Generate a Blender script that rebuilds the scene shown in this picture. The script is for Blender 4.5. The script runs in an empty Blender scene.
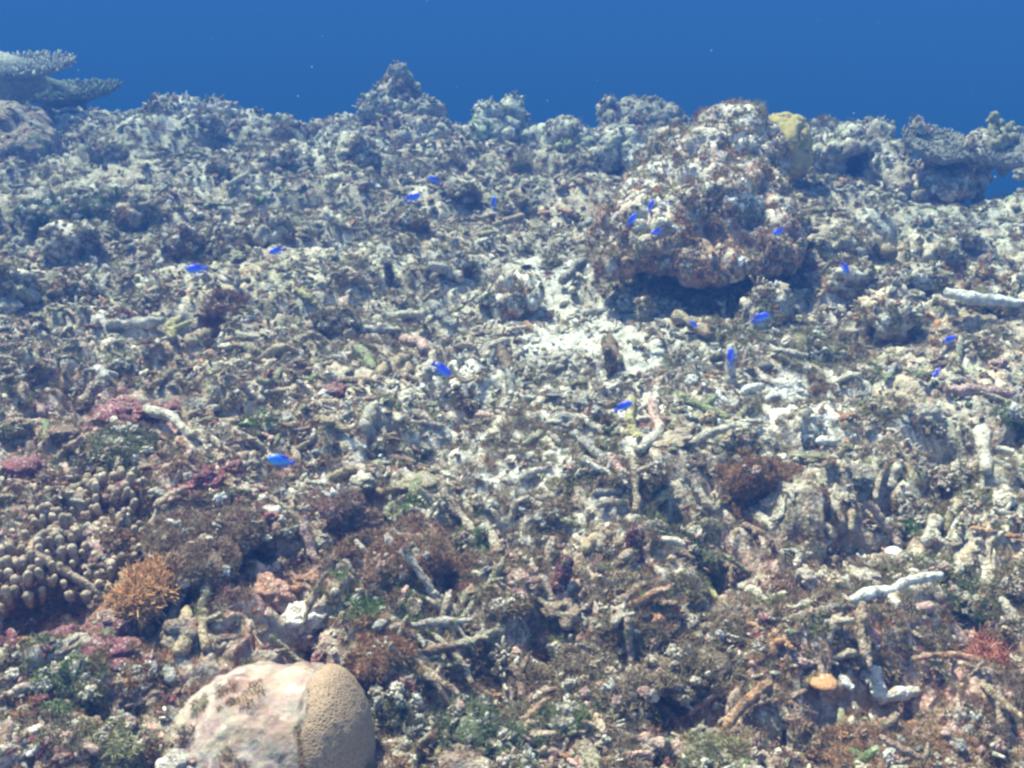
import bpy, math, random
import numpy as np
from mathutils import Vector, Matrix

random.seed(7)
RNG = np.random.RandomState(11)
SC = bpy.context.scene
COL = SC.collection

# ------------------------------------------------------------------ camera, world, sun, exposure
PITCH = math.radians(22.0)
F = 1098.0
cam_d = bpy.data.cameras.new('camera')
cam_d.sensor_width = 36.0
cam_d.lens = 36.0 * F / 1024.0
cam_d.clip_start = 0.02
cam_d.clip_end = 600.0
cam = bpy.data.objects.new('camera', cam_d)
cam.location = (0, 0, 1.0)
cam.rotation_euler = (math.radians(90) - PITCH, 0, 0)
COL.objects.link(cam)
SC.camera = cam

SUN_EL, SUN_AZ = math.radians(60), math.radians(-38)      # azimuth from +Y towards +X
world = bpy.data.worlds.new('World'); SC.world = world; world.use_nodes = True
wn = world.node_tree; wn.nodes.clear()
sky = wn.nodes.new('ShaderNodeTexSky'); sky.sky_type = 'NISHITA'; sky.sun_disc = False
sky.sun_elevation = SUN_EL; sky.sun_rotation = SUN_AZ
bg = wn.nodes.new('ShaderNodeBackground'); bg.inputs['Strength'].default_value = 0.125
wo = wn.nodes.new('ShaderNodeOutputWorld')
wn.links.new(sky.outputs[0], bg.inputs[0]); wn.links.new(bg.outputs[0], wo.inputs[0])

sun_d = bpy.data.lights.new('sun', 'SUN'); sun_d.energy = 4.7; sun_d.angle = math.radians(0.5)
sun_d.color = (1.0, 0.91, 0.69)
sun = bpy.data.objects.new('sun', sun_d); COL.objects.link(sun)
sv = Vector((math.sin(SUN_AZ) * math.cos(SUN_EL), math.cos(SUN_AZ) * math.cos(SUN_EL), math.sin(SUN_EL)))
sun.rotation_euler = sv.to_track_quat('Z', 'Y').to_euler()
sun.location = (0, 0, 5)

SC.view_settings.view_transform = 'Standard'; SC.view_settings.look = 'None'
SC.view_settings.gamma = 1.0; SC.view_settings.exposure = 1.80
SC.render.engine = 'CYCLES'
SC.cycles.filter_width = 2.6
SC.cycles.volume_bounces = 0
SC.cycles.max_bounces = 4
SC.cycles.diffuse_bounces = 3
HAZE_DENSITY = 0.132

# ------------------------------------------------------------------ noise toolkit (numpy)
def hsh(ix, iy, iz, seed):
    with np.errstate(over='ignore'):
        h = (ix.astype(np.int64).astype(np.uint32) * np.uint32(374761393)
             + iy.astype(np.int64).astype(np.uint32) * np.uint32(668265263)
             + iz.astype(np.int64).astype(np.uint32) * np.uint32(2147483647 & 1274126177)
             + np.uint32((seed * 1013904223 + 12345) & 0xffffffff))
        h ^= h >> np.uint32(13); h = h * np.uint32(1274126177)
        h ^= h >> np.uint32(16); h = h * np.uint32(2246822519)
        h ^= h >> np.uint32(13)
    return h.astype(np.float64) / 4294967296.0

def vnoise(p, scale, seed=0):
    """value noise in -1..1, p is N x 3 (metres), scale = feature size in metres"""
    q = p / scale; i = np.floor(q); f = q - i; f = f * f * (3 - 2 * f)
    r = 0
    for a in (0, 1):
        wa = f[:, 0] if a else 1 - f[:, 0]
        for b in (0, 1):
            wb = f[:, 1] if b else 1 - f[:, 1]
            for c in (0, 1):
                wc = f[:, 2] if c else 1 - f[:, 2]
                r = r + wa * wb * wc * hsh(i[:, 0] + a, i[:, 1] + b, i[:, 2] + c, seed)
    return r * 2 - 1

def fbm(p, scale, seed=0, octs=4, gain=.5):
    r, a, t = 0, 1.0, 0
    for k in range(octs):
        r = r + a * vnoise(p + 17.3 * k, scale / 2 ** k, seed + k); t += a; a *= gain
    return r / t

def domes(p, cell, seed=0, lo=.45, hi=.95, flat=False):
    """bumpy union of round knobs, 0..1 high; also the id (0..1) of the knob on top"""
    q = p / cell; i = np.floor(q)
    best = np.zeros(len(p)); bid = np.zeros(len(p))
    zs = (0,) if flat else (-1, 0, 1)
    for a in (-1, 0, 1):
        for b in (-1, 0, 1):
            for c in zs:
                ix, iy, iz = i[:, 0] + a, i[:, 1] + b, i[:, 2] + c
                if flat: iz = iz * 0
                cx = ix + hsh(ix, iy, iz, seed); cy = iy + hsh(ix, iy, iz, seed + 1)
                r = lo + (hi - lo) * hsh(ix, iy, iz, seed + 3)
                d2 = (q[:, 0] - cx) ** 2 + (q[:, 1] - cy) ** 2
                if not flat:
                    cz = iz + hsh(ix, iy, iz, seed + 2); d2 = d2 + (q[:, 2] - cz) ** 2
                h = r * np.sqrt(np.maximum(0, 1 - d2 / (r * r)))
                m = h > best
                best = np.where(m, h, best); bid = np.where(m, hsh(ix, iy, iz, seed + 4), bid)
    return best, bid

# ------------------------------------------------------------------ picture <-> place helpers
CP, SP = math.cos(PITCH), math.sin(PITCH)
def ray(px, py):
    u, v = (px - 512.0) / F, (384.0 - py) / F
    return np.array([u, CP + v * SP, -SP + v * CP])
def at(px, py, D):
    return np.array([0, 0, 1.0]) + ray(px, py) * D
def project(p):
    x, y, z = p[:, 0], p[:, 1], p[:, 2] - 1.0
    D = y * CP - z * SP; D = np.maximum(D, .05)
    up = y * SP + z * CP
    return 512 + F * x / D, 384 - F * up / D, D

EDGE_AZ = np.radians([-180, -60, -30, -22, -12, 0, 10, 17, 22, 26, 60, 180])
EDGE_R = np.array([90, 12, 7.6, 7.2, 6.6, 6.3, 6.0, 5.4, 4.95, 4.75, 6, 90.0])
def macro(x, y):
    r = np.hypot(x, y); az = np.arctan2(x, y)
    e = np.interp(az, EDGE_AZ, EDGE_R)
    t = np.maximum(0, r - e)
    z = -np.minimum(11.0, t * 1.1 * np.clip(t / .6, 0, 1))
    return z
def gauss(x, y, cx, cy, rx, ry):
    return np.exp(-(((x - cx) / rx) ** 2 + ((y - cy) / ry) ** 2))
MOUNDS = []        # (cx, cy, rx, ry, height)
PITS = []
SAND = []
def sandy(x, y):
    w = np.zeros(len(x))
    for cx, cy, rx, ry, a in SAND: w = w + a * gauss(x, y, cx, cy, rx, ry)
    return np.clip(w * (1 + .5 * vnoise(np.stack([x, y, x * 0], 1), .12, 88)), 0, 1)
def height(x, y, fine=True):
    x = np.asarray(x, float); y = np.asarray(y, float)
    shp = x.shape; x = x.ravel(); y = y.ravel()
    p = np.stack([x, y, x * 0], 1)
    z = macro(x, y)
    r = np.hypot(x, y)
    near = np.clip(1.6 - r / 30, 0, 1)
    z = z + .05 * fbm(p, .9, 3, 3)
    for cx, cy, rx, ry, h in MOUNDS:
        z = z + h * gauss(x, y, cx, cy, rx, ry)
    far = np.clip((r - 2.2) / 2.5, 0, 1)
    for cx, cy, rx, ry, h in PITS:
        m = (np.abs(x - cx) < 3 * rx) & (np.abs(y - cy) < 3 * ry)
        z[m] -= h * gauss(x[m], y[m], cx, cy, rx, ry) ** .6
    w = p + .05 * np.stack([vnoise(p, .12, 41), vnoise(p, .12, 42), x * 0], 1)
    d1, _ = domes(w, .42, 5, flat=True); sd = sandy(x, y); z = z + (.05 + .10 * far) * (d1 - .45) * (1 - .7 * sd)
    if fine:
        rough = np.clip(.9 + .5 * vnoise(p, .5, 77), .35, 1.3) * (1 - .85 * sd)
        w2 = p + .02 * np.stack([vnoise(p, .05, 43), vnoise(p, .05, 44), x * 0], 1)
        d2, _ = domes(w2, .15, 8, flat=True); z = z + .072 * rough * (d2 - .45)
        d3, _ = domes(w2, .055, 12, flat=True); z = z + .026 * rough * (d3 - .4)
        d4, _ = domes(w2, .024, 15, flat=True); z = z + .012 * rough * (d4 - .4)
        rd = 1 - np.abs(vnoise(w2, .07, 21)); z = z - .055 * rough * np.clip(rd - .78, 0, 1) / .22 * np.clip(vnoise(p, .3, 24) + .4, 0, 1)
        z = z + .010 * fbm(p, .02, 31, 2)
    return z.reshape(shp)

CLEAR = [np.array([[99.0, 99, .01]])]
FUZZ = []
def fuzz_branch(V, n):
    z = V[:, 2]; k = np.where(z > np.percentile(z, 30))[0]; FUZZ.append(V[RNG.choice(k, n)])
def ground(px, py, fine=True):
    """point of the reef slope seen at a pixel"""
    D = np.exp(np.linspace(math.log(.9), math.log(9), 260))
    P = np.array([0, 0, 1.0]) + ray(px, py)[None, :] * D[:, None]
    h = height(P[:, 0], P[:, 1], fine)
    k = np.argmax(P[:, 2] < h)
    if not (P[:, 2] < h).any(): k = 200
    return P[k]
for (px, py, D, rx, ry, h) in [(110, 380, 2.7, .5, .3, .06), (950, 470, 2.3, .4, .25, .05), (60, 560, 1.9, .3, .25, .05),
                               (150, 150, 5.8, .9, .5, .10), (330, 190, 5.0, .5, .4, .06), (560, 330, 3.2, .45, .35, -.05), (680, 290, 3.3, .34, .22, -.03), (760, 285, 3.35, .18, .16, -.01)]:
    c = at(px, py, D); MOUNDS.append((c[0], c[1], rx, ry, h))
_t = []
for (px, py, rx, ry, a) in [(585, 345, 66, 26, 1.3), (650, 360, 42, 17, 1.3), (540, 268, 34, 14, 1.2), (793, 402, 28, 18, .9), (500, 490, 70, 30, .6), (550, 305, 40, 22, 1.1),
                            (720, 350, 50, 20, .5), (960, 225, 70, 22, .5), (470, 300, 50, 14, .5), (880, 430, 30, 14, .3)]:
    q = ground(px, py, False); D_ = q[1] * CP - (q[2] - 1) * SP; _t.append((q[0], q[1], rx * D_ / F, ry * D_ / F * D_ * .8, a))
SAND.extend(_t)
for (px, py, rp, h) in [(955, 432, 26, .16), (1008, 455, 20, .16), (150, 350, 34, .15), (195, 330, 20, .12), (378, 502, 15, .12), (45, 612, 34, .13), (158, 655, 18, .10),
                        (290, 655, 14, .08), (340, 385, 14, .09), (880, 505, 16, .12), (745, 500, 24, .08), (720, 560, 30, .12), (655, 690, 22, .10), (700, 700, 22, .10),
                        (905, 680, 34, .12), (825, 700, 26, .08), (440, 335, 20, .09), (240, 415, 26, .10), (60, 395, 30, .10), (330, 250, 22, .10), (470, 400, 24, .10), (560, 640, 26, .08),
                        (850, 545, 20, .10), (310, 200, 20, .14), (980, 640, 24, .10)]:
    q = ground(px, py, False); D_ = q[1] * CP - (q[2] - 1) * SP; PITS.append((q[0], q[1], rp * D_ / F, rp * D_ / F * 1.2, h))

# ------------------------------------------------------------------ colours
PAL = np.array([(.76, .73, .68), (.59, .52, .42), (.42, .32, .23), (.34, .33, .295), (.25, .24, .14), (.23, .15, .11),
                (.27, .09, .10), (.46, .23, .12), (.13, .20, .07), (.52, .33, .29)])
BASEW = np.array([.05, .26, .20, .16, .12, .15, .015, .02, .015, .02])
def W(**k):
    names = 'white pale tan grey olive brown red orange green pink'.split()  # anything else: no weight
    return np.array([k.get(n, 0.0) for n in names])
ZONES = [(200, 190, 420, 80, 1.3, W(olive=.36, tan=.26, brown=.18, pale=.16, green=.04)), (640, 190, 300, 60, .8, W(olive=.3, tan=.3, brown=.2, pale=.2)), (200, 330, 260, 70, .9, W(olive=.25, tan=.3, brown=.22, pale=.2, orange=.03)),
         (600, 350, 120, 50, 1.3, W(white=.25, pale=.4, grey=.4)), (540, 268, 60, 22, 1.8, W(white=.4, pale=.5)),
         (790, 405, 55, 45, 1.6, W(white=.6, pale=.3)), (480, 480, 120, 60, 1.0, W(pale=.35, grey=.5, white=.1)),
         (930, 240, 160, 60, 1.2, W(pale=.3, grey=.2, olive=.4, tan=.15, green=.04)), (820, 690, 300, 90, 2.2, W(brown=.40, tan=.2, orange=.18, pink=.28, pale=.14, red=.06)),
         (110, 620, 220, 170, 2.2, W(red=.24, pink=.20, pale=.18, brown=.42, orange=.06)), (125, 412, 45, 14, 4.0, W(red=1)),
         (205, 490, 28, 18, 4.0, W(red=1)), (20, 470, 30, 18, 2.0, W(red=.6, brown=.3)), (110, 640, 45, 18, 2.5, W(red=.8, brown=.3)),
         (560, 670, 240, 90, 2.0, W(brown=.45, olive=.15, grey=.2, pink=.12, green=.03)), (60, 330, 110, 60, .7, W(grey=.3, pink=.1, pale=.3, brown=.2)),
         (90, 200, 130, 50, 1.3, W(olive=.4, grey=.35, brown=.15, pale=.1)), (340, 410, 110, 60, .9, W(tan=.4, pale=.35, orange=.06, white=.1)),
         (570, 225, 70, 25, 1.2, W(orange=.25, brown=.2, pale=.3, olive=.2)), (900, 590, 140, 40, .8, W(pale=.5, white=.15, tan=.2)),
         (905, 335, 50, 20, 1.4, W(orange=.25, tan=.4, pale=.3)), (340, 270, 130, 50, .9, W(pale=.4, grey=.35, olive=.2)),
         (540, 560, 120, 40, .6, W(pale=.4, pink=.1, tan=.3)), (880, 745, 120, 35, 1.2, W(orange=.35, brown=.35, tan=.2))]
def zone_weights(p):
    px, py, D = project(p)
    w = np.tile(BASEW, (len(p), 1))
    for cx, cy, rx, ry, a, ww in ZONES:
        g = a * np.exp(-(((px - cx) / rx) ** 2 + ((py - cy) / ry) ** 2))
        w = w + g[:, None] * ww[None, :]
    return w / w.sum(1, keepdims=True)
def pick(w, u):
    c = np.cumsum(w, 1); k = (u[:, None] > c).sum(1)
    return PAL[np.clip(k, 0, len(PAL) - 1)]
def patchy(p, w, flat=False):
    """a mosaic of growths: cells at three sizes choose a colour from the weights"""
    q = p + .012 * np.stack([vnoise(p, .03, 61), vnoise(p, .03, 62), vnoise(p, .03, 63)], 1)
    c = 0
    for cell, s, k in ((.11, 70, .35), (.038, 72, .35), (.014, 74, .30)):
        u = domes(q, cell, s, .8, 1.3, flat)[1]
        c = c + k * pick(w, u)
    v = 1 + .30 * vnoise(p, .02, 81) + .25 * vnoise(p, .15, 82)
    return np.clip(c * v[:, None], 0.01, .85)

# ------------------------------------------------------------------ materials
def nd(nt, t, **k):
    n = nt.nodes.new(t)
    for a, v in k.items():
        if a in n.inputs.keys(): n.inputs[a].default_value = v
        else: setattr(n, a, v)
    return n
def mixc(nt, a, b, fac, mode='MIX'):
    m = nt.nodes.new('ShaderNodeMix'); m.data_type = 'RGBA'; m.blend_type = mode
    for sock, v in ((m.inputs[0], fac), (m.inputs[6], a), (m.inputs[7], b)):
        if hasattr(v, 'is_output'): nt.links.new(v, sock)
        elif isinstance(v, (int, float)): sock.default_value = v
        else: sock.default_value = (*v, 1)
    return m.outputs[2]
def ramp(nt, src, stops):
    r = nt.nodes.new('ShaderNodeValToRGB'); e = r.color_ramp.elements
    while len(e) < len(stops): e.new(.5)
    for k, (pos, v) in enumerate(stops): e[k].position = pos; e[k].color = (v, v, v, 1) if not isinstance(v, tuple) else (*v, 1)
    nt.links.new(src, r.inputs[0]); return r.outputs[0]
def rock_material(name, turf=(.20, .15, .10), turf_amt=.5, crust=(.72, .68, .62), crust_amt=.4, fine=1.0, bump=.7, rough=.85, speck=True, inst=False):
    m = bpy.data.materials.new(name); m.use_nodes = True; nt = m.node_tree
    b = nt.nodes['Principled BSDF']; b.inputs['Roughness'].default_value = rough; b.inputs['Specular IOR Level'].default_value = .25
    at_ = nd(nt, 'ShaderNodeAttribute', attribute_name='Col')
    if inst: at_.attribute_type = 'INSTANCER'; at_.attribute_name = 'tint'
    tc = nt.nodes.new('ShaderNodeNewGeometry').outputs['Position']
    def noise(s, d=4, r=.6):
        n = nd(nt, 'ShaderNodeTexNoise', Scale=s, Detail=d, Roughness=r); nt.links.new(tc, n.inputs['Vector']); return n.outputs[0]
    def voro(s):
        n = nd(nt, 'ShaderNodeTexVoronoi', Scale=s); nt.links.new(tc, n.inputs['Vector']); return n
    c = at_.outputs['Color']
    n1 = noise(38 * fine, 6, .68)
    c = mixc(nt, c, turf, ramp(nt, n1, [(.50, 0.0), (.62, turf_amt)]))
    n2 = noise(55 * fine, 6, .7)
    c = mixc(nt, c, crust, ramp(nt, n2, [(.56, 0.0), (.66, crust_amt)]))
    if speck:
        v = voro(170 * fine)
        hs = nt.nodes.new('ShaderNodeSeparateColor'); nt.links.new(v.outputs['Color'], hs.inputs[0])
        c = mixc(nt, c, ramp(nt, hs.outputs[0], [(0, .45), (.4, .95), (1, 1.0)]), .75, 'MULTIPLY')
        c = mixc(nt, c, (.82, .8, .76), ramp(nt, hs.outputs[1], [(.90, 0.0), (.95, .30)]))
    nt.links.new(c, b.inputs['Base Color'])
    v2 = voro(120 * fine); n3 = noise(240 * fine, 4, .7)
    ad = nt.nodes.new('ShaderNodeMath'); ad.operation = 'ADD'
    nt.links.new(v2.outputs['Distance'], ad.inputs[0]); nt.links.new(n3, ad.inputs[1])
    bp = nd(nt, 'ShaderNodeBump', Strength=bump, Distance=.006); nt.links.new(ad.outputs[0], bp.inputs['Height'])
    nt.links.new(bp.outputs[0], b.inputs['Normal'])
    return m
M_GROUND = rock_material('reef_ground_mat')
M_ROCK = rock_material('encrusted_rock_mat', fine=.8)
M_PIECE = rock_material('rubble_mat', turf_amt=.6, crust_amt=.35, fine=1.6, bump=.9)
M_SMOOTH = rock_material('living_coral_mat', turf_amt=.12, crust_amt=.12, fine=1.4, bump=.35)
M_CRUST = rock_material('crusted_dome_mat', turf=(.27, .17, .17), turf_amt=.6, crust=(.50, .43, .37), crust_amt=.5, fine=1.3, bump=.3, speck=False)
M_DARK = rock_material('shade_painted_boulder_mat', turf=(.09, .07, .05), turf_amt=.7, crust=(.3, .26, .22), crust_amt=.2, fine=.7)  # the boulder's shade is put into its colour: dark turf, little pale crust
M_YELLOW = rock_material('yellow_coral_mat', turf=(.20, .16, .08), turf_amt=.9, crust=(.50, .45, .20), crust_amt=.8, fine=.6, bump=.3, speck=False)
M_WHITE = rock_material('bleached_coral_mat', turf=(.34, .26, .19), turf_amt=.75, crust=(.74, .72, .70), crust_amt=.6, fine=1.6, bump=.8, speck=False)
M_INST = rock_material('scattered_rubble_mat', turf_amt=.5, crust_amt=.4, fine=1.4, bump=.9, inst=True)
def algae_material(name='algae_mat', inst=False):
    m = bpy.data.materials.new(name); m.use_nodes = True; nt = m.node_tree
    b = nt.nodes['Principled BSDF']; b.inputs['Roughness'].default_value = .8; b.inputs['Specular IOR Level'].default_value = .15
    a = nd(nt, 'ShaderNodeAttribute', attribute_name='Col')
    if inst: a.attribute_type = 'INSTANCER'; a.attribute_name = 'tint'
    tc = nt.nodes.new('ShaderNodeNewGeometry').outputs['Position']
    n = nd(nt, 'ShaderNodeTexNoise', Scale=160.0, Detail=3.0); nt.links.new(tc, n.inputs['Vector'])
    nt.links.new(mixc(nt, a.outputs['Color'], ramp(nt, n.outputs[0], [(.3, .45), (.7, 1.0)]), .8, 'MULTIPLY'), b.inputs['Base Color'])
    return m
M_ALGAE = algae_material()
M_TURF = algae_material('turf_mat', True)
def fish_material(name, top, low):
    m = bpy.data.materials.new(name); m.use_nodes = True; nt = m.node_tree
    b = nt.nodes['Principled BSDF']; b.inputs['Roughness'].default_value = .35
    tc = nt.nodes.new('ShaderNodeTexCoord'); sp = nt.nodes.new('ShaderNodeSeparateXYZ'); nt.links.new(tc.outputs['Generated'], sp.inputs[0])
    v = nd(nt, 'ShaderNodeTexVoronoi', Scale=600.0); nt.links.new(tc.outputs['Object'], v.inputs['Vector'])
    c = mixc(nt, low, top, ramp(nt, sp.outputs[2], [(.25, 0.0), (.7, 1.0)]))
    c = mixc(nt, c, ramp(nt, v.outputs['Distance'], [(0, .8), (.6, 1.0)]), .6, 'MULTIPLY')
    nt.links.new(c, b.inputs['Base Color']); return m
M_FISH = fish_material('blue_fish_mat', (.07, .08, .90), (.10, .28, .98))
M_FISHN = fish_material('bright_fish_mat', (.04, .20, .98), (.08, .42, .98))
M_FISHD = fish_material('dark_fish_mat', (.02, .018, .02), (.05, .04, .03))
def plain(name, c, r=.5):
    m = bpy.data.materials.new(name); m.use_nodes = True; nt = m.node_tree; b = nt.nodes['Principled BSDF']; b.inputs['Roughness'].default_value = r
    n = nd(nt, 'ShaderNodeTexNoise', Scale=80.0); nt.links.new(mixc(nt, c, tuple(x * .7 for x in c), n.outputs[0]), b.inputs['Base Color']); return m
M_FIN = plain('fin_mat', (.08, .13, .92)); M_EYE = plain('eye_mat', (.01, .01, .012), .2)
M_FLECK = plain('fleck_mat', (.25, .3, .36), .8)

# ------------------------------------------------------------------ mesh toolkit
def mk(name, V, Fa, mat, col=None, parent=None, smooth=True, loc=None, link=True):
    """V: N x 3, Fa: array M x 3 or M x 4 or a list of such arrays"""
    V = np.asarray(V, float)
    if loc is not None: V = V - np.asarray(loc)[None, :]
    Fs = Fa if isinstance(Fa, list) else [Fa]
    Fs = [np.asarray(f, np.int32) for f in Fs if len(f)]
    me = bpy.data.meshes.new(name)
    me.vertices.add(len(V)); me.vertices.foreach_set('co', V.astype(np.float32).ravel())
    tot = np.concatenate([np.full(len(f), f.shape[1], np.int32) for f in Fs])
    idx = np.concatenate([f.ravel() for f in Fs])
    me.loops.add(len(idx)); me.loops.foreach_set('vertex_index', idx)
    me.polygons.add(len(tot)); st = np.concatenate([[0], np.cumsum(tot)[:-1]]).astype(np.int32)
    me.polygons.foreach_set('loop_start', st)
    try: me.polygons.foreach_set('loop_total', tot)
    except Exception: pass
    me.polygons.foreach_set('use_smooth', np.full(len(tot), smooth))
    me.update(calc_edges=True)
    if col is not None:
        c = np.ones((len(V), 4), np.float32); c[:, :3] = np.asarray(col)
        a = me.color_attributes.new('Col', 'FLOAT_COLOR', 'POINT'); a.data.foreach_set('color', c.ravel())
    me.materials.append(mat)
    o = bpy.data.objects.new(name, me)
    if link: COL.objects.link(o)
    if loc is not None and parent is None: o.location = Vector(loc)
    if parent is not None:
        o.parent = parent
        if loc is not None: o.location = Vector(loc) - parent.location
        else: o.location = -parent.location
    return o
def empty(name, loc):
    o = bpy.data.objects.new(name, None); o.empty_display_size = .05; o.location = Vector(loc); COL.objects.link(o); return o
USED = {}
def tag(o, label, cat, group=None, kind=None):
    o['label'] = label; o['category'] = cat
    if group: o['group'] = group
    if kind: o['kind'] = kind
    USED[label] = USED.get(label, 0) + 1
    return o
class Bag:
    """collects small pieces into one joined mesh"""
    def __init__(s): s.v = []; s.f3 = []; s.f4 = []; s.c = []; s.n = 0
    def add(s, V, Fa, c):
        V = np.asarray(V); Fa = np.asarray(Fa)
        s.v.append(V); (s.f3 if Fa.shape[1] == 3 else s.f4).append(Fa + s.n)
        c = np.asarray(c, float); s.c.append(np.tile(c, (len(V), 1)) if c.ndim == 1 else c); s.n += len(V)
    def build(s, name, mat, parent=None, smooth=True, loc=None):
        fs = []
        if s.f3: fs.append(np.concatenate(s.f3))
        if s.f4: fs.append(np.concatenate(s.f4))
        return mk(name, np.concatenate(s.v), fs, mat, np.concatenate(s.c), parent, smooth, loc)
def ico(level):
    import bmesh
    bm = bmesh.new(); bmesh.ops.create_icosphere(bm, subdivisions=level, radius=1.0)
    bm.verts.ensure_lookup_table()
    V = np.array([v.co[:] for v in bm.verts]); Fa = np.array([[v.index for v in f.verts] for f in bm.faces]); bm.free()
    return V, Fa
ICO = {k: ico(k) for k in (1, 2, 3, 4)}
def rotm(ax, an):
    return np.array(Matrix.Rotation(an, 3, Vector(ax)))
def randrot(flat=False):
    a = rotm((0, 0, 1), random.uniform(0, 6.283))
    if flat: return a @ rotm((1, 0, 0), random.uniform(-.35, .35))
    return a @ rotm((1, 0, 0), random.uniform(0, 6.283)) @ rotm((0, 1, 0), random.uniform(0, 6.283))
def tube(pts, radii, sides=7, knob=.12, seed=0, cap=True):
    pts = np.asarray(pts, float); n = len(pts)
    radii = np.asarray(radii, float)
    T = np.gradient(pts, axis=0); T /= np.linalg.norm(T, axis=1)[:, None] + 1e-9
    ref = np.array([0, 0, 1.0]) if abs(T[0][2]) < .8 else np.array([1.0, 0, 0])
    V = []
    for k in range(n):
        s = np.cross(T[k], ref); s /= np.linalg.norm(s) + 1e-9; u = np.cross(s, T[k])
        for j in range(sides):
            a = 6.2832 * j / sides
            V.append(pts[k] + radii[k] * (math.cos(a) * s + math.sin(a) * u))
    Fa = []
    for k in range(n - 1):
        for j in range(sides):
            j2 = (j + 1) % sides
            Fa.append((k * sides + j, k * sides + j2, (k + 1) * sides + j2)); Fa.append((k * sides + j, (k + 1) * sides + j2, (k + 1) * sides + j))
    V.append(pts[0] - T[0] * radii[0] * .5); V.append(pts[-1] + T[-1] * radii[-1] * .6)
    a, b = n * sides, n * sides + 1
    for j in range(sides):
        j2 = (j + 1) % sides
        Fa.append((a, j2, j)); Fa.append((b, (n - 1) * sides + j, (n - 1) * sides + j2))
    V = np.array(V); Fa = np.array(Fa)
    if knob:
        R = float(np.mean(radii)); cen = np.repeat(pts, sides, 0); cen = np.vstack([cen, pts[:1], pts[-1:]])
        d = V - cen
        k = 1 + knob * 2.2 * fbm(V + seed * 3.1, R * 1.1, seed, 2)
        V = cen + d * k[:, None]
    return V, Fa
def fine_branch(pts, radii, sides=13, seed=0, m=26, amp=.30):
    """an eroded branch: resampled path, corallite bumps, pits and a snapped end"""
    pts = np.asarray(pts, float); radii = np.asarray(radii, float); t0 = np.linspace(0, 1, len(pts)); t = np.linspace(0, 1, m)
    P = np.stack([np.interp(t, t0, pts[:, k]) for k in range(3)], 1)
    P[1:-1] = (P[:-2] + 2 * P[1:-1] + P[2:]) / 4
    Rr = np.interp(t, t0, radii) * (1 + .12 * np.sin(t * 9 + seed))
    V, Fa = tube(P, Rr, sides, .16, seed)
    R = float(radii.mean()); cen = np.vstack([np.repeat(P, sides, 0), P[:1], P[-1:]]); d = V - cen; d /= np.linalg.norm(d, axis=1)[:, None] + 1e-9
    k = amp * R * (domes(V + seed, R * 1.1, seed)[0] - .4) + amp * .8 * R * (domes(V + seed, R * .5, seed + 7)[0] - .4) + amp * R * fbm(V, R * 3, seed + 3, 2)
    k[-2:] *= .3
    return V + d * k[:, None], Fa
def bent(a, b, bow=.12, n=8, seed=0):
    a = np.asarray(a, float); b = np.asarray(b, float); L = np.linalg.norm(b - a); r = random.Random(seed)
    o1 = np.array([r.uniform(-1, 1), r.uniform(-1, 1), r.uniform(-.3, .8)]) * bow * L
    t = np.linspace(0, 1, n)[:, None]
    p = a + (b - a) * t + o1 * (4 * t * (1 - t)) * .6
    j = np.array([[r.uniform(-1, 1) for _ in range(3)] for _ in range(n)]) * L * .018
    return p + j
def lump(level, sx, sy, sz, seed, rough=.3, grain=.5):
    V, Fa = ICO[level]; V = V.copy()
    k = 1 + rough * fbm(V + seed * 7.7, .9, seed, 3) + rough * .6 * (domes(V + seed, grain, seed)[0] - .45)
    V = V * k[:, None] * np.array([sx, sy, sz])
    return V, Fa
def blades(n, R, H, seed, w=.0022, spread=1.0, segs=2, dome=True):
    """a tuft of thin curved blades rising from a patch of radius R"""
    r = np.random.RandomState(seed)
    a = r.uniform(0, 6.283, n); q = np.sqrt(r.uniform(0, 1, n))
    x = np.cos(a) * q * R; y = np.sin(a) * q * R
    h = H * r.uniform(.5, 1.1, n) * ((1 - .55 * q * q) if dome else 1)
    tilt = spread * q * r.uniform(.4, 1.3, n) + .15 * r.randn(n)
    dx = np.cos(a) * np.sin(tilt) + .25 * r.randn(n); dy = np.sin(a) * np.sin(tilt) + .25 * r.randn(n); dz = np.cos(tilt)
    wa = r.uniform(0, 6.283, n); wx = np.cos(wa) * w; wy = np.sin(wa) * w
    V = np.zeros((n, 5, 3)); base = np.stack([x, y, 0 * x - h * .15], 1); d = np.stack([dx, dy, dz], 1) * h[:, None]
    side = np.stack([wx, wy, 0 * wx + w * .3], 1)
    mid = base + d * .55 + .12 * h[:, None] * r.randn(n, 3)
    tip = base + d + .22 * h[:, None] * r.randn(n, 3)
    V[:, 0] = base - side; V[:, 1] = base + side; V[:, 2] = mid - side * .9; V[:, 3] = mid + side * .9; V[:, 4] = tip
    o = np.arange(n)[:, None] * 5
    Fa = np.concatenate([o + np.array([[0, 1, 3]]), o + np.array([[0, 3, 2]]), o + np.array([[2, 3, 4]])])
    return V.reshape(-1, 3), Fa
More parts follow.
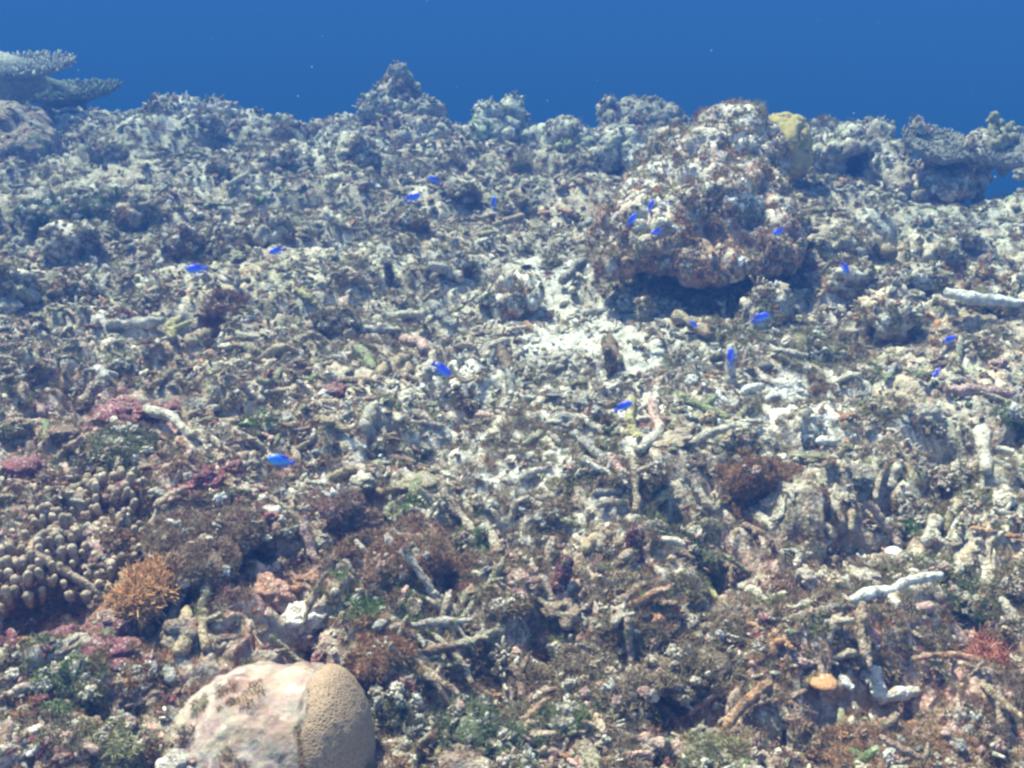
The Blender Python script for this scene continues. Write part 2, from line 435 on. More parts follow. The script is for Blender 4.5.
def remesh(blobs, voxel):
    """one closed skin over overlapping ellipsoids: (centre, radii, rotation matrix or None)"""
    vs, fs, n = [], [], 0
    for c, r, R in blobs:
        V, Fa = ICO[3]; V = V * np.asarray(r)[None, :]
        if R is not None: V = V @ R.T
        vs.append(V + np.asarray(c)[None, :]); fs.append(Fa + n); n += len(V)
    o = mk('temporary', np.concatenate(vs), np.concatenate(fs), M_ROCK)
    md = o.modifiers.new('remesh', 'REMESH'); md.mode = 'VOXEL'; md.voxel_size = voxel
    dg = bpy.context.evaluated_depsgraph_get(); ev = o.evaluated_get(dg); me = ev.to_mesh()
    V = np.zeros(len(me.vertices) * 3, np.float32); me.vertices.foreach_get('co', V); V = V.reshape(-1, 3).astype(float)
    Q = np.zeros(len(me.loops), np.int32); me.loops.foreach_get('vertex_index', Q); Q = Q.reshape(-1, 4)
    N = np.zeros(len(me.vertices) * 3, np.float32); me.vertices.foreach_get('normal', N); N = N.reshape(-1, 3).astype(float)
    ev.to_mesh_clear(); m0 = o.data; bpy.data.objects.remove(o); bpy.data.meshes.remove(m0)
    # relax the voxel steps a little
    E = np.concatenate([Q[:, [0, 1]], Q[:, [1, 2]], Q[:, [2, 3]], Q[:, [3, 0]]])
    for _ in range(3):
        s = np.zeros_like(V); c = np.zeros(len(V))
        np.add.at(s, E[:, 0], V[E[:, 1]]); np.add.at(c, E[:, 0], 1)
        np.add.at(s, E[:, 1], V[E[:, 0]]); np.add.at(c, E[:, 1], 1)
        V = .5 * V + .5 * s / c[:, None]
    return V, Q, N
def knobbly(V, N, amps, seed):
    """push a skin outwards into knobs and pits: amps = [(cell, amplitude), ...]"""
    q = V.copy()
    for k, (cell, a) in enumerate(amps):
        w = q + cell * .35 * np.stack([vnoise(q, cell * .8, seed + 50 + j) for j in range(3)], 1)
        d, _ = domes(w, cell, seed + 5 * k); V = V + N * (a * (d - .45))[:, None]
    rd = 1 - np.abs(vnoise(q, .09, seed + 91)); V = V - N * (.035 * np.clip(rd - .82, 0, 1) / .18)[:, None]
    return V

# ------------------------------------------------------------------ water haze: one even volume round the whole place
def box(name, lo, hi, mat):
    x0, y0, z0 = lo; x1, y1, z1 = hi
    V = [(x, y, z) for z in (z0, z1) for y in (y0, y1) for x in (x0, x1)]
    Fa = [(0, 2, 3, 1), (4, 5, 7, 6), (0, 1, 5, 4), (2, 6, 7, 3), (0, 4, 6, 2), (1, 3, 7, 5)]
    return mk(name, V, np.array(Fa), mat, smooth=False)
hm = bpy.data.materials.new('water_haze_mat'); hm.use_nodes = True; hn = hm.node_tree; hn.nodes.clear()
ho = hn.nodes.new('ShaderNodeOutputMaterial'); hv = hn.nodes.new('ShaderNodeVolumePrincipled')
hv.inputs['Color'].default_value = (.022, .074, .265, 1); hv.inputs['Density'].default_value = HAZE_DENSITY
hv.inputs['Absorption Color'].default_value = (0.0, .080, .045, 1)     # red fades first, as in the sea
hv.inputs['Anisotropy'].default_value = 0.0
hn.links.new(hv.outputs[0], ho.inputs['Volume'])
hz = box('haze', (-140, -130, -14.5), (140, 170, 1.6), hm)
tag(hz, 'clear blue sea water filling the whole view above and behind the reef', 'water', kind='stuff')

# ------------------------------------------------------------------ the reef slope
def build_ground():
    az = np.concatenate([np.radians(np.arange(-180, -34, 4.0)), np.radians(np.linspace(-32, 32, 600)), np.radians(np.arange(36, 180, 4.0))])
    r = np.concatenate([[.05, .3, .6, .8], np.exp(np.linspace(math.log(.95), math.log(8.6), 520)), np.exp(np.linspace(math.log(8.8), math.log(120), 60))])
    A, R = np.meshgrid(az, r); X = R * np.sin(A); Y = R * np.cos(A)
    Z = height(X, Y)
    m, n = X.shape
    V = np.stack([X.ravel(), Y.ravel(), Z.ravel()], 1)
    i = np.arange(m * n).reshape(m, n)
    Q = np.stack([i[:-1, :-1], i[:-1, 1:], i[1:, 1:], i[1:, :-1]], -1).reshape(-1, 4)
    Q2 = np.stack([i[:-1, -1], i[:-1, 0], i[1:, 0], i[1:, -1]], -1)
    Q = np.concatenate([Q, Q2])
    sw = V.copy(); k = np.hypot(V[:, 0], V[:, 1]) < 9
    V[k, 0] += .012 * vnoise(sw[k], .03, 301); V[k, 1] += .012 * vnoise(sw[k], .03, 302)
    w = zone_weights(V); C = patchy(V, w, True); sd = (sandy(V[:, 0], V[:, 1]) * .8)[:, None]; C = C * (1 - sd) + sd * np.array([.47, .46, .43])
    o = mk('reef_slope', V, Q[:, ::-1], M_GROUND, C)
    o['kind'] = 'structure'; o['label'] = 'reef slope of dead coral rubble, sand and turf algae'
build_ground()


# ------------------------------------------------------------------ a kit of small pieces for what nobody could count
KIT = {}
def kit(name, meshes, mat):
    c = bpy.data.collections.new(name)
    for k, (V, Fa) in enumerate(meshes):
        o = mk('%s_%02d' % (name, k), V, Fa, mat, None, link=False); c.objects.link(o)
    KIT[name] = c
def jag(seed, flat):
    V, Fa = ICO[4]; V = V + 0; r = np.random.RandomState(seed)
    k = 1 + .55 * fbm(V + seed * 3.3, .9, seed, 4, .6) + .55 * (domes(V + seed, .55, seed)[0] - .45) + .25 * (domes(V + seed, .24, seed + 9)[0] - .4)
    return V * k[:, None] * np.array([r.uniform(.8, 1.5), r.uniform(.7, 1.1), flat]), Fa
def nubs(seed):
    r = np.random.RandomState(seed); vs, fs, n = [], [], 0
    for j in range(r.randint(5, 10)):
        a = r.uniform(0, 6.283); q = r.uniform(0, .9); b0 = np.array([math.cos(a) * q, math.sin(a) * q, -.3]); d = np.array([b0[0] * .5, b0[1] * .5, 1.0]) + r.randn(3) * .25
        L = r.uniform(.6, 1.5); V, Fa = tube([b0, b0 + d * L * .5, b0 + d * L], [.36, .33, .24], 7, .25, seed + j); vs.append(V); fs.append(Fa + n); n += len(V)
    return np.concatenate(vs), np.concatenate(fs)
def stick(seed):
    r = np.random.RandomState(seed); L = r.uniform(4, 8.5); pts = bent((-L / 2, 0, 0), (L / 2, 0, 0), .16, 10, seed)
    V, Fa = tube(pts, np.array([.7, .95, 1, .9, 1.05, .95, 1, .9, .8, .55]), 9, .24, seed)
    if seed % 2:
        q = pts[5]; d = np.array([r.uniform(-.6, .6), r.choice([-1, 1]), r.uniform(0, .8)]); V2, F2 = tube([q, q + d * 1.6, q + d * 3.2], [.75, .65, .45], 7, .2, seed)
        Fa = np.concatenate([Fa, F2 + len(V)]); V = np.concatenate([V, V2])
    return V, Fa
def wisps(seed, n=70):
    """curled turf: fine crooked blades in every direction"""
    r = np.random.RandomState(seed); a = r.uniform(0, 6.283, n); q = np.sqrt(r.uniform(0, 1, n))
    base = np.stack([np.cos(a) * q, np.sin(a) * q, -.1 + 0 * a], 1)
    d = r.randn(n, 3) * .75 + np.stack([np.cos(a) * q * .6, np.sin(a) * q * .6, 0 * a + .9], 1); d /= np.linalg.norm(d, axis=1)[:, None]
    h = r.uniform(.35, 1.0, n)[:, None] * (1.15 - .5 * q[:, None]); s = np.cross(d, r.randn(n, 3)); s /= np.linalg.norm(s, axis=1)[:, None] + 1e-6; s = s * .045
    m1 = base + d * h * .45 + .1 * r.randn(n, 3); m2 = m1 + (d + .8 * r.randn(n, 3)) * h * .35
    t = m2 + (d + 1.0 * r.randn(n, 3)) * h * .3
    V = np.stack([base - s, base + s, m1 - s, m1 + s, m2 - s * .8, m2 + s * .8, t], 1).reshape(-1, 3); o = np.arange(n)[:, None] * 7
    Fa = np.concatenate([o + np.array([f]) for f in ([0, 1, 3], [0, 3, 2], [2, 3, 5], [2, 5, 4], [4, 5, 6])])
    return V, Fa
kit('kit_stick', [stick(k) for k in range(14)], M_INST)
kit('kit_chunk', [jag(k, random.uniform(.5, 1)) for k in range(12)] + [jag(k + 30, .28) for k in range(5)] + [nubs(k) for k in range(6)], M_INST)
kit('kit_nub', [nubs(k + 20) for k in range(8)] + [jag(k + 50, .8) for k in range(10)], M_INST)
kit('kit_turf', [wisps(k) for k in range(10)], M_TURF)
def scatter(name, P, rot, scale, tint, kitname, mat, parent=None):
    """one object: the named kit's pieces set on points"""
    P = np.asarray(P); n = len(P); me = bpy.data.meshes.new(name); me.vertices.add(n)
    me.vertices.foreach_set('co', P.astype(np.float32).ravel())
    a = me.attributes.new('rot', 'FLOAT_VECTOR', 'POINT'); a.data.foreach_set('vector', np.asarray(rot, np.float32).ravel())
    sc3 = np.asarray(scale, np.float32); sc3 = np.repeat(sc3[:, None], 3, 1) if sc3.ndim == 1 else sc3
    a = me.attributes.new('scl', 'FLOAT_VECTOR', 'POINT'); a.data.foreach_set('vector', sc3.ravel())
    c = np.ones((n, 4), np.float32); c[:, :3] = np.clip(tint, .01, .85)
    a = me.attributes.new('tint', 'FLOAT_COLOR', 'POINT'); a.data.foreach_set('color', c.ravel())
    cnt = len(KIT[kitname].objects)
    a = me.attributes.new('idx', 'INT', 'POINT'); a.data.foreach_set('value', np.random.RandomState(n).randint(0, cnt, n).astype(np.int32))
    me.materials.append(mat)
    o = bpy.data.objects.new(name, me); COL.objects.link(o); o['kind'] = 'stuff'
    if parent is not None: o.parent = parent; o.location = -parent.location
    gname = 'scatter_' + kitname
    g = bpy.data.node_groups.get(gname)
    if g is None:
        g = bpy.data.node_groups.new(gname, 'GeometryNodeTree')
        g.interface.new_socket('Geometry', in_out='INPUT', socket_type='NodeSocketGeometry'); g.interface.new_socket('Geometry', in_out='OUTPUT', socket_type='NodeSocketGeometry')
        gi = g.nodes.new('NodeGroupInput'); go = g.nodes.new('NodeGroupOutput'); ip = g.nodes.new('GeometryNodeInstanceOnPoints')
        ci = g.nodes.new('GeometryNodeCollectionInfo'); ci.inputs[0].default_value = KIT[kitname]; ci.inputs['Separate Children'].default_value = True; ci.inputs['Reset Children'].default_value = True
        def na(nm, ty):
            q = g.nodes.new('GeometryNodeInputNamedAttribute'); q.data_type = ty; q.inputs[0].default_value = nm; return q.outputs[0]
        er = g.nodes.new('FunctionNodeEulerToRotation')
        L = g.links.new
        L(gi.outputs[0], ip.inputs['Points']); L(ci.outputs[0], ip.inputs['Instance']); ip.inputs['Pick Instance'].default_value = True
        L(na('idx', 'INT'), ip.inputs['Instance Index']); L(na('rot', 'FLOAT_VECTOR'), er.inputs[0]); L(er.outputs[0], ip.inputs['Rotation']); L(na('scl', 'FLOAT_VECTOR'), ip.inputs['Scale'])
        L(ip.outputs[0], go.inputs[0])
    md = o.modifiers.new('scatter', 'NODES'); md.node_group = g
    return o
def normal_rot(N, r):
    """euler angles that stand +Z along each normal with a random spin"""
    out = np.zeros((len(N), 3))
    for k, n in enumerate(N):
        q = Vector(n).to_track_quat('Z', 'Y') @ Matrix.Rotation(r.uniform(0, 6.283), 3, 'Z').to_quaternion(); out[k] = q.to_euler()[:]
    return out

# ------------------------------------------------------------------ outcrops on the crest and the big bommie
def growth_on(V, N, n, seed, weights, size=(.008, .022), parent=None, up=-.75, name='encrusting_growth'):
    r = np.random.RandomState(seed)
    ok = np.where(N[:, 2] > up)[0]
    if len(ok) == 0: return
    n = int(n * 2.2); ids = r.choice(ok, n); M = N[ids] + .35 * r.randn(n, 3) + np.array([0, 0, .3])
    cols = pick(np.tile(weights / weights.sum(), (n, 1)), r.uniform(0, 1, n)) * r.uniform(.7, 1.3, (n, 1))
    sz = r.uniform(size[0], size[1], n) * .62 * np.where(r.uniform(0, 1, n) < .12, 1.5, 1)
    scatter(name, V[ids] - N[ids] * sz[:, None] * .3, normal_rot(M, r), sz, cols, 'kit_nub', M_INST, parent)
def outcrop(name, label, cat, blobs, voxel, amps, weights, seed, ngrow=150, gsize=(.010, .026), group=None, mat=None, base=None, fuzz=0, lower=None, zs=0):
    """blobs: (px, py, D, rx_px, rz_px, ry_m, tilt) in the photograph's terms"""
    bl = []
    for bb in blobs:
        px, py, D, rx, rz, ry = bb[:6]; tilt = bb[6] if len(bb) > 6 else 0
        c = at(px, py, D); bl.append((c, (rx * D / F, ry, rz * D / F), rotm((0, 1, 0), math.radians(tilt)) if tilt else None))
    V, Q, N = remesh(bl, voxel)
    V = knobbly(V, N, amps, seed)
    c = np.mean([b[0] for b in bl], 0); base_z = V[:, 2].min()
    e = empty(name, (c[0], c[1], base_z))
    tag(e, label, cat, group)
    if weights.sum() == 0: weights = W(tan=1); Cc = np.tile((.34, .26, .09), (len(V), 1))
    else: Cc = patchy(V, np.tile(weights / weights.sum(), (len(V), 1)))
    if lower is not None:
        t = np.clip((V[:, 2] - zs) / .10 + .5 + .6 * vnoise(V, .12, 5), 0, 1)[:, None]; Cl = patchy(V, np.tile(lower / lower.sum(), (len(V), 1))); Cc = Cc * t + Cl * (1 - t)
        mk('rock', V, Q, mat or M_ROCK, Cc, e); hi = t[:, 0] > .5
        growth_on(V[hi], N[hi], int(ngrow * .5), seed, weights, gsize, e); growth_on(V[~hi], N[~hi], int(ngrow * .5), seed + 1, lower, gsize, e)
    else:
        mk('rock', V, Q, mat or M_ROCK, Cc, e)
        growth_on(V, N, ngrow, seed, weights, gsize, e)
    if True:
        fuzz = max(fuzz, ngrow // 3) if mat is None else 6
        fuzz_on(V, N, fuzz, seed, e)
    return e
def fuzz_on(V, N, n, seed, parent, cols=((.30, .22, .12), (.30, .29, .15), (.38, .20, .09), (.20, .14, .08)), H=.017):
    r = np.random.RandomState(seed + 5); ok = np.where(N[:, 2] > -.6)[0]; ids = r.choice(ok, n)
    c = np.array(cols)[r.randint(0, len(cols), n)] * r.uniform(.6, 1.4, (n, 1))
    scatter('turf_algae', V[ids], normal_rot(N[ids] + .2 * r.randn(n, 3), r), r.uniform(.6, 1.4, n) * H, c, 'kit_turf', M_TURF, parent)
AM = [(.16, .07), (.065, .035), (.028, .014)]
AS = [(.09, .04), (.04, .022), (.02, .010)]
wg = W(white=.05, pale=.30, tan=.15, grey=.2, olive=.2, brown=.1)
wd = W(pale=.10, tan=.12, grey=.2, olive=.25, brown=.28, red=.05)
wb = W(white=.14, pale=.28, tan=.16, grey=.12, olive=.10, brown=.17, red=.04, orange=.07, pink=.04)
wo_ = W(white=.10, pale=.18, tan=.14, olive=.12, brown=.24, orange=.20, red=.05)
wG = W(white=.05, pale=.35, grey=.2, olive=.2, green=.15)
outcrop('coral_boulder', 'huge two-tiered dead coral boulder with orange-brown crusts and a dark undercut below it', 'coral boulder',
        [(732, 150, 3.85, 42, 38, .28), (694, 166, 3.75, 46, 36, .26, 20), (766, 174, 3.9, 19, 48, .20), (656, 178, 3.9, 26, 26, .22),
         (728, 216, 3.55, 60, 36, .30), (655, 232, 3.40, 54, 36, .28, 8), (615, 250, 3.35, 26, 22, .18), (762, 240, 3.45, 32, 32, .24),
         (695, 246, 3.36, 74, 24, .28), (742, 117, 3.95, 19, 13, .12), (700, 200, 3.5, 48, 36, .28), (662, 204, 3.58, 44, 36, .28), (742, 196, 3.66, 42, 38, .26)],
        .0105, [(.16, .05), (.065, .026), (.028, .012)], wb + W(pale=.5, pink=.12, white=.08), 101, 2600, (.004, .013), fuzz=900, lower=wo_ + W(orange=.28, tan=.22), zs=.22)
outcrop('coral_pinnacle', 'tall knobbly dark pinnacle rising highest on the reef crest against the blue', 'coral pinnacle',
        [(400, 95, 5.9, 25, 20, .15), (396, 122, 5.85, 32, 26, .2), (418, 118, 5.85, 24, 22, .2), (405, 152, 5.7, 48, 30, .3), (398, 77, 5.9, 10, 8, .06),
         (438, 150, 5.7, 28, 22, .25)], .017, [(.12, .08), (.06, .05), (.03, .02)], wd + W(pale=.15), 102, 260, (.015, .035))
outcrop('coral_boulder', 'rounded grey boulder with a deep shadow on its near side, below the tall pinnacle', 'coral boulder',
        [(345, 165, 5.2, 42, 26, .3), (322, 168, 5.1, 26, 20, .25), (375, 172, 5.2, 22, 24, .25)], .016, AM, wg, 103, 160, (.012, .03))
outcrop('coral_mound', 'pale rubble-topped mound with pinkish crust on the far crest near a small brown tuft', 'coral mound',
        [(175, 118, 6.2, 30, 18, .3), (205, 122, 6.2, 34, 16, .3), (150, 126, 6.2, 22, 14, .2), (240, 128, 6.2, 22, 13, .25), (172, 104, 6.2, 12, 8, .1)],
        .018, [(.14, .09), (.06, .045), (.03, .02)], wg + W(pale=.3, pink=.1, orange=.05), 104, 240, (.015, .04))
outcrop('coral_dome', 'small smooth domed coral head with a pale green cap between two crest mounds', 'coral head',
        [(279, 124, 6.2, 15, 13, .12), (262, 132, 6.2, 16, 9, .12), (305, 134, 6.2, 20, 10, .15)], .016, AS, wG + W(tan=.2), 105, 60, (.012, .025))
outcrop('coral_dome', 'knobby pale coral head just beside the foot of the tall pinnacle', 'coral head',
        [(347, 128, 6.0, 14, 13, .12), (334, 138, 6.0, 14, 12, .12), (362, 134, 5.9, 10, 12, .1)], .016, AS, wg + W(pale=.4), 106, 80, (.012, .03))
outcrop('coral_dome', 'pale mint-green coral head touching a taller pointed one on the crest', 'coral head',
        [(487, 117, 5.8, 14, 15, .12), (480, 132, 5.7, 17, 14, .15), (500, 136, 5.7, 14, 12, .12)], .015, AS, wG + W(pale=.5, white=.1), 107, 70, (.012, .025))
outcrop('coral_dome', 'taller grey-green coral head leaning to a point, next to the mint-green one', 'coral head',
        [(513, 120, 6.0, 17, 22, .15), (518, 104, 6.0, 7, 12, .08), (505, 132, 5.9, 18, 14, .15), (540, 140, 5.9, 20, 12, .15)], .015, AS, wG + W(grey=.3), 108, 70, (.012, .025))
outcrop('coral_dome', 'round coral head with a yellow-green patch low on its near face', 'coral head',
        [(563, 136, 5.4, 20, 17, .16), (577, 146, 5.4, 18, 14, .16), (552, 150, 5.4, 14, 12, .14)], .014, AS, wg + W(green=.15, pale=.3), 109, 90, (.01, .025))
yg = outcrop('coral_dome', 'small yellow-green lump of coral growing low on a rounder grey head', 'coral head',
        [(565, 147, 5.15, 10, 8, .05)], .010, [(.03, .01)], W(green=.5, olive=.3, tan=.3), 129, 14, (.006, .012), mat=M_SMOOTH)
outcrop('coral_plateau', 'dark flat-topped coral mass standing behind the heads on the crest', 'coral mass',
        [(645, 116, 6.3, 34, 14, .25), (612, 112, 6.3, 13, 15, .1), (660, 130, 6.2, 26, 14, .2), (625, 130, 6.2, 24, 18, .2)], .018, [(.1, .06), (.05, .035), (.025, .02)], wd, 110, 160, (.012, .03), fuzz=40)
outcrop('coral_dome', 'white-speckled domed coral head in front of the dark flat-topped mass', 'coral head',
        [(620, 146, 5.0, 21, 20, .17), (604, 158, 5.0, 14, 14, .14), (640, 160, 4.9, 16, 14, .14)], .013, AS, wg + W(grey=.3, white=.05), 111, 110, (.008, .02))
outcrop('massive_coral', 'smooth yellow massive coral with a round dark hole, half hidden behind the big boulder', 'coral',
        [(784, 139, 4.5, 25, 27, .2), (789, 156, 4.5, 21, 24, .2), (773, 134, 4.5, 14, 22, .14)], .012, [(.10, .022), (.05, .008)], W(yellow=1), 112, 20, (.006, .012), mat=M_YELLOW)
outcrop('coral_outcrop', 'leaning overhung outcrop with a black shaded hollow under its flat top', 'coral outcrop',
        [(850, 140, 5.0, 42, 12, .22, -14), (872, 131, 5.1, 15, 10, .15), (825, 158, 5.1, 20, 24, .2), (852, 172, 5.2, 36, 16, .2), (885, 165, 4.9, 24, 24, .18), (905, 186, 4.7, 24, 16, .18)],
        .013, AS, wg + W(olive=.2, brown=.1), 113, 220, (.010, .025))
outcrop('coral_outcrop', 'rough block between the table coral and the fingered ledge at the crest edge', 'coral outcrop',
        [(977, 150, 4.6, 11, 16, .10), (968, 172, 4.65, 18, 13, .14), (980, 138, 4.6, 10, 6, .08), (940, 186, 4.65, 28, 12, .16), (925, 172, 4.85, 14, 14, .10)], .012, AS, wb, 114, 150, (.008, .022))
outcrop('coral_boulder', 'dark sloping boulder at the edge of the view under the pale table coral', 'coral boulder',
        [(10, 132, 5.4, 34, 26, .3, 20), (28, 150, 5.3, 30, 24, .3, 25), (-20, 160, 5.3, 40, 40, .4), (15, 168, 5.2, 40, 16, .3)], .017, [(.2, .05), (.08, .02), (.03, .01)], W(brown=.7, grey=.15, olive=.2, red=.1), 115, 80, (.01, .02), mat=M_DARK)  # mostly brown weights and dark material: shade painted into this boulder's colour

def table_coral(label, px, py, D, rx, depth, tilt, seed, tone, thick=.02, stalk=None, tip=.02, ntips=420, pitch=6, sk=1.0):
    """a plate on a stalk, its top crowded with short branch tips"""
    c = at(px, py, D); R = rx * D / F
    sb = c + np.array([0, .05, -.35]) if stalk is None else at(*stalk)
    e = empty('table_coral', (sb[0], sb[1], sb[2] - .1)); tag(e, label, 'table coral')
    na, nr = 96, 14
    Rt = rotm((0, 1, 0), math.radians(tilt)) @ rotm((1, 0, 0), math.radians(pitch))
    def rim(a):
        p = np.stack([np.cos(a), np.sin(a), a * 0 + seed], 1)
        return 1 + .16 * fbm(p, .8, seed, 3) + .05 * vnoise(p, .12, seed + 3)
    A = np.linspace(0, 2 * math.pi, na, endpoint=False); ra = rim(A)
    V = []
    for side in (0, 1):
        for k in range(nr + 1):
            q = k / nr
            x = np.cos(A) * ra * q * R; y = np.sin(A) * ra * q * depth
            z = .05 * q * q * R + (thick / 2 if side == 0 else -thick / 2 - .10 * (1 - q) ** 2) * (1 if k < nr else .3) + .010 * vnoise(np.stack([x, y, x * 0], 1), .06, seed)
            V.append(np.stack([x, y, z], 1))
    V = np.concatenate(V); i = np.arange(len(V)).reshape(2, nr + 1, na); Q = []
    j2 = (np.arange(na) + 1) % na; j = np.arange(na)
    for k in range(nr):
        Q.append(np.stack([i[0, k, j], i[0, k + 1, j], i[0, k + 1, j2], i[0, k, j2]], 1))
        Q.append(np.stack([i[1, k, j], i[1, k, j2], i[1, k + 1, j2], i[1, k + 1, j]], 1))
    Q.append(np.stack([i[0, nr, j], i[1, nr, j], i[1, nr, j2], i[0, nr, j2]], 1))
    P = V @ Rt.T + c
    mk('plate', P, np.concatenate(Q), M_PIECE, np.clip(np.tile(tone, (len(P), 1)) * (1 + .3 * vnoise(P, .05, 5))[:, None] * .75, 0, 1), e)
    b = Bag(); r = np.random.RandomState(seed)
    for _ in range(ntips):
        a = r.uniform(0, 6.283); q = math.sqrt(r.uniform(0.02, 1.06)); rr = rim(np.array([a]))[0]
        base = np.array([math.cos(a) * rr * q * R, math.sin(a) * rr * q * depth, .05 * q * q * R + thick / 2 - .004])
        out = np.array([math.cos(a), math.sin(a), 0]) * (q ** 4) * .8
        L = tip * r.uniform(.7, 1.5)
        d = out + np.array([r.randn() * .25, r.randn() * .25, 1]); d /= np.linalg.norm(d)
        Vv, Fv = tube([base, base + d * L * .6, base + d * L], [tip * .34, tip * .30, tip * .16], 5, .1, 1)
        b.add(Vv @ Rt.T + c, Fv, np.clip(tone * r.uniform(.8, 1.5), 0, .8))
    o = b.build('branch_tips', M_PIECE, e); o['kind'] = 'stuff'
    top = c + np.array([0, 0, -.02])
    Vv, Fv = tube([sb + np.array([0, 0, -.15]), sb, (sb + top) / 2, top], [R * .45 * sk, R * .32 * sk, R * .24 * sk, R * .55 * sk], 18, .2, seed)
    mk('stalk', Vv, Fv, M_ROCK, np.tile(tone * .6, (len(Vv), 1)), e)
    return e
PT = np.array([.42, .40, .34]); GT = np.array([.17, .19, .12])
table_coral('large pale table coral, upper of the two tiers at the end of the crest', 18, 69, 6.0, 52, .24, -1, 5, PT, stalk=(5, 100, 6.1), tip=.028, ntips=520)
table_coral('dark green table coral with a ragged drooping edge, below the pale one', 68, 95, 6.5, 50, .20, -3, 6, GT, stalk=(50, 118, 6.5), tip=.03, ntips=460)
table_coral('thick table coral plate with a small knob standing on its far corner', 936, 146, 4.6, 33, .15, 5, 7, PT * .75, stalk=(930, 178, 4.75), tip=.013, ntips=520, thick=.03, pitch=17)
table_coral('tilted table coral ledge jutting over open blue water at the edge of the reef', 1006, 152, 4.5, 30, .14, -8, 8, PT * .85, stalk=(982, 172, 4.6), tip=.014, ntips=420, thick=.03, pitch=15, sk=.5)

def knob_stack(label, pts, D, seed, w=wg, cat='coral knob'):
    bl = [(px, py, D, r, rz, r * D / F) for px, py, r, rz in pts]
    return outcrop('coral_nub', label, cat, bl, .008, [(.04, .012), (.02, .006)], w, seed, 20, (.005, .012))
knob_stack('small stacked knob standing on the thick table coral', [(918, 119, 5, 6), (917, 127, 8, 6), (922, 131, 8, 5)], 4.62, 201)
knob_stack('pale stubby coral knob on a pedestal in front of the undercut of the big boulder', [(645, 298, 5, 5), (641, 304, 6, 5), (645, 310, 7, 6), (640, 314, 9, 5)], 2.88, 202, W(white=.3, pale=.6, tan=.2))
def finger_cluster(label, base_px, tips, D, tone, rad, seed, name='branching_coral', cat='branching coral'):
    b0 = at(*base_px, D); e = empty(name, b0); tag(e, label, cat)
    for k, (tx, ty, dd) in enumerate(tips):
        t = at(tx, ty, D + dd); V, Fa = fine_branch(bent(b0, t, .12, 7, seed + k), np.linspace(rad * 1.4, rad * .6, 7), 12, seed + k, 18, .7)
        mk('branch', V, Fa, M_PIECE, np.clip(patchy(V, np.tile(wg / wg.sum(), (len(V), 1))) * tone, 0, 1), e)
    return e
finger_cluster('cluster of stubby coral fingers pointing up beside the fingered ledge', (992, 150), [(996, 113, 0), (1013, 124, .05), (1021, 128, .1), (990, 120, .1), (1006, 134, -.05), (1018, 136, 0), (1000, 122, .06)], 4.5, np.array([.9, .95, .8]), .019, 12)

# ------------------------------------------------------------------ landmarks used by the labels of scattered pieces
LM = [(735, 200, 'the big two-tiered boulder'), (400, 120, 'the tall pinnacle'), (345, 165, 'the shadowed grey boulder'), (270, 710, 'the brain coral boulder'),
      (75, 560, 'the finger coral colony'), (150, 590, 'the orange branching coral'), (205, 540, 'the brown bushy coral'), (888, 615, 'the long white stick'),
      (890, 715, 'the white elbow branch'), (885, 258, 'the round brown ball'), (980, 300, 'the long pale stick'), (185, 240, 'the brown algae hump'),
      (643, 305, 'the pale knob on a pedestal'), (125, 410, 'the crimson crust'), (400, 550, 'the reddish bush'), (705, 422, 'the yellow-green stick'),
      (60, 215, 'the dark green thicket'), (495, 735, 'the dark green algae'), (818, 718, 'the orange disc'), (540, 268, 'the sand pocket'),
      (790, 408, 'the white sand patch'), (635, 540, 'the maroon stump'), (387, 275, 'the dark upright tube'), (850, 150, 'the overhung outcrop'),
      (940, 150, 'the thick table coral'), (975, 450, 'the two dark hollows'), (328, 505, 'the pink-tipped coral'), (455, 245, 'the grey upright stub'),
      (175, 115, 'the pale crest mound'), (612, 360, 'the brown upright stump'), (272, 600, 'the pink-orange crust'), (690, 650, 'the brown turf hollow')]
LP = [(ground(a, b), a, b, n) for a, b, n in LM]
ORD = ['', 'second ', 'third ', 'fourth ', 'fifth ', 'sixth ', 'seventh ', 'eighth ', 'ninth ']
def autolabels(items):
    """items: (object, category, group, look, px, py); says which landmark it lies by, on which side and how near"""
    cells = {}
    for it in items:
        o, cat, grp, look, px, py = it
        lm = min(LP, key=lambda l: (l[1] - px) ** 2 + (1.6 * (l[2] - py)) ** 2)
        dx, dy = px - lm[1], (py - lm[2]) * 1.6
        if abs(dx) > abs(dy): side = 'to the right of' if dx > 0 else 'to the left of'
        else: side = 'in front of' if dy > 0 else 'behind'
        cells.setdefault((look, side, lm[3]), []).append((math.hypot(dx, dy), it))
    for (look, side, lm), rows in cells.items():
        rows.sort(key=lambda t: t[0])
        for k, (d, it) in enumerate(rows):
            if len(rows) == 1: lab = f'{look} {side} {lm}'
            else: lab = f'{look}, {ORD[min(k, 8)]}nearest {side} {lm}'
            if len(lab.split()) > 16: lab = lab.replace('nearest ', 'one ', 1)
            if len(lab.split()) > 16: lab = lab.replace('tilted ', '').replace('rough ', '')
            tag(it[0], lab, it[1], it[2])

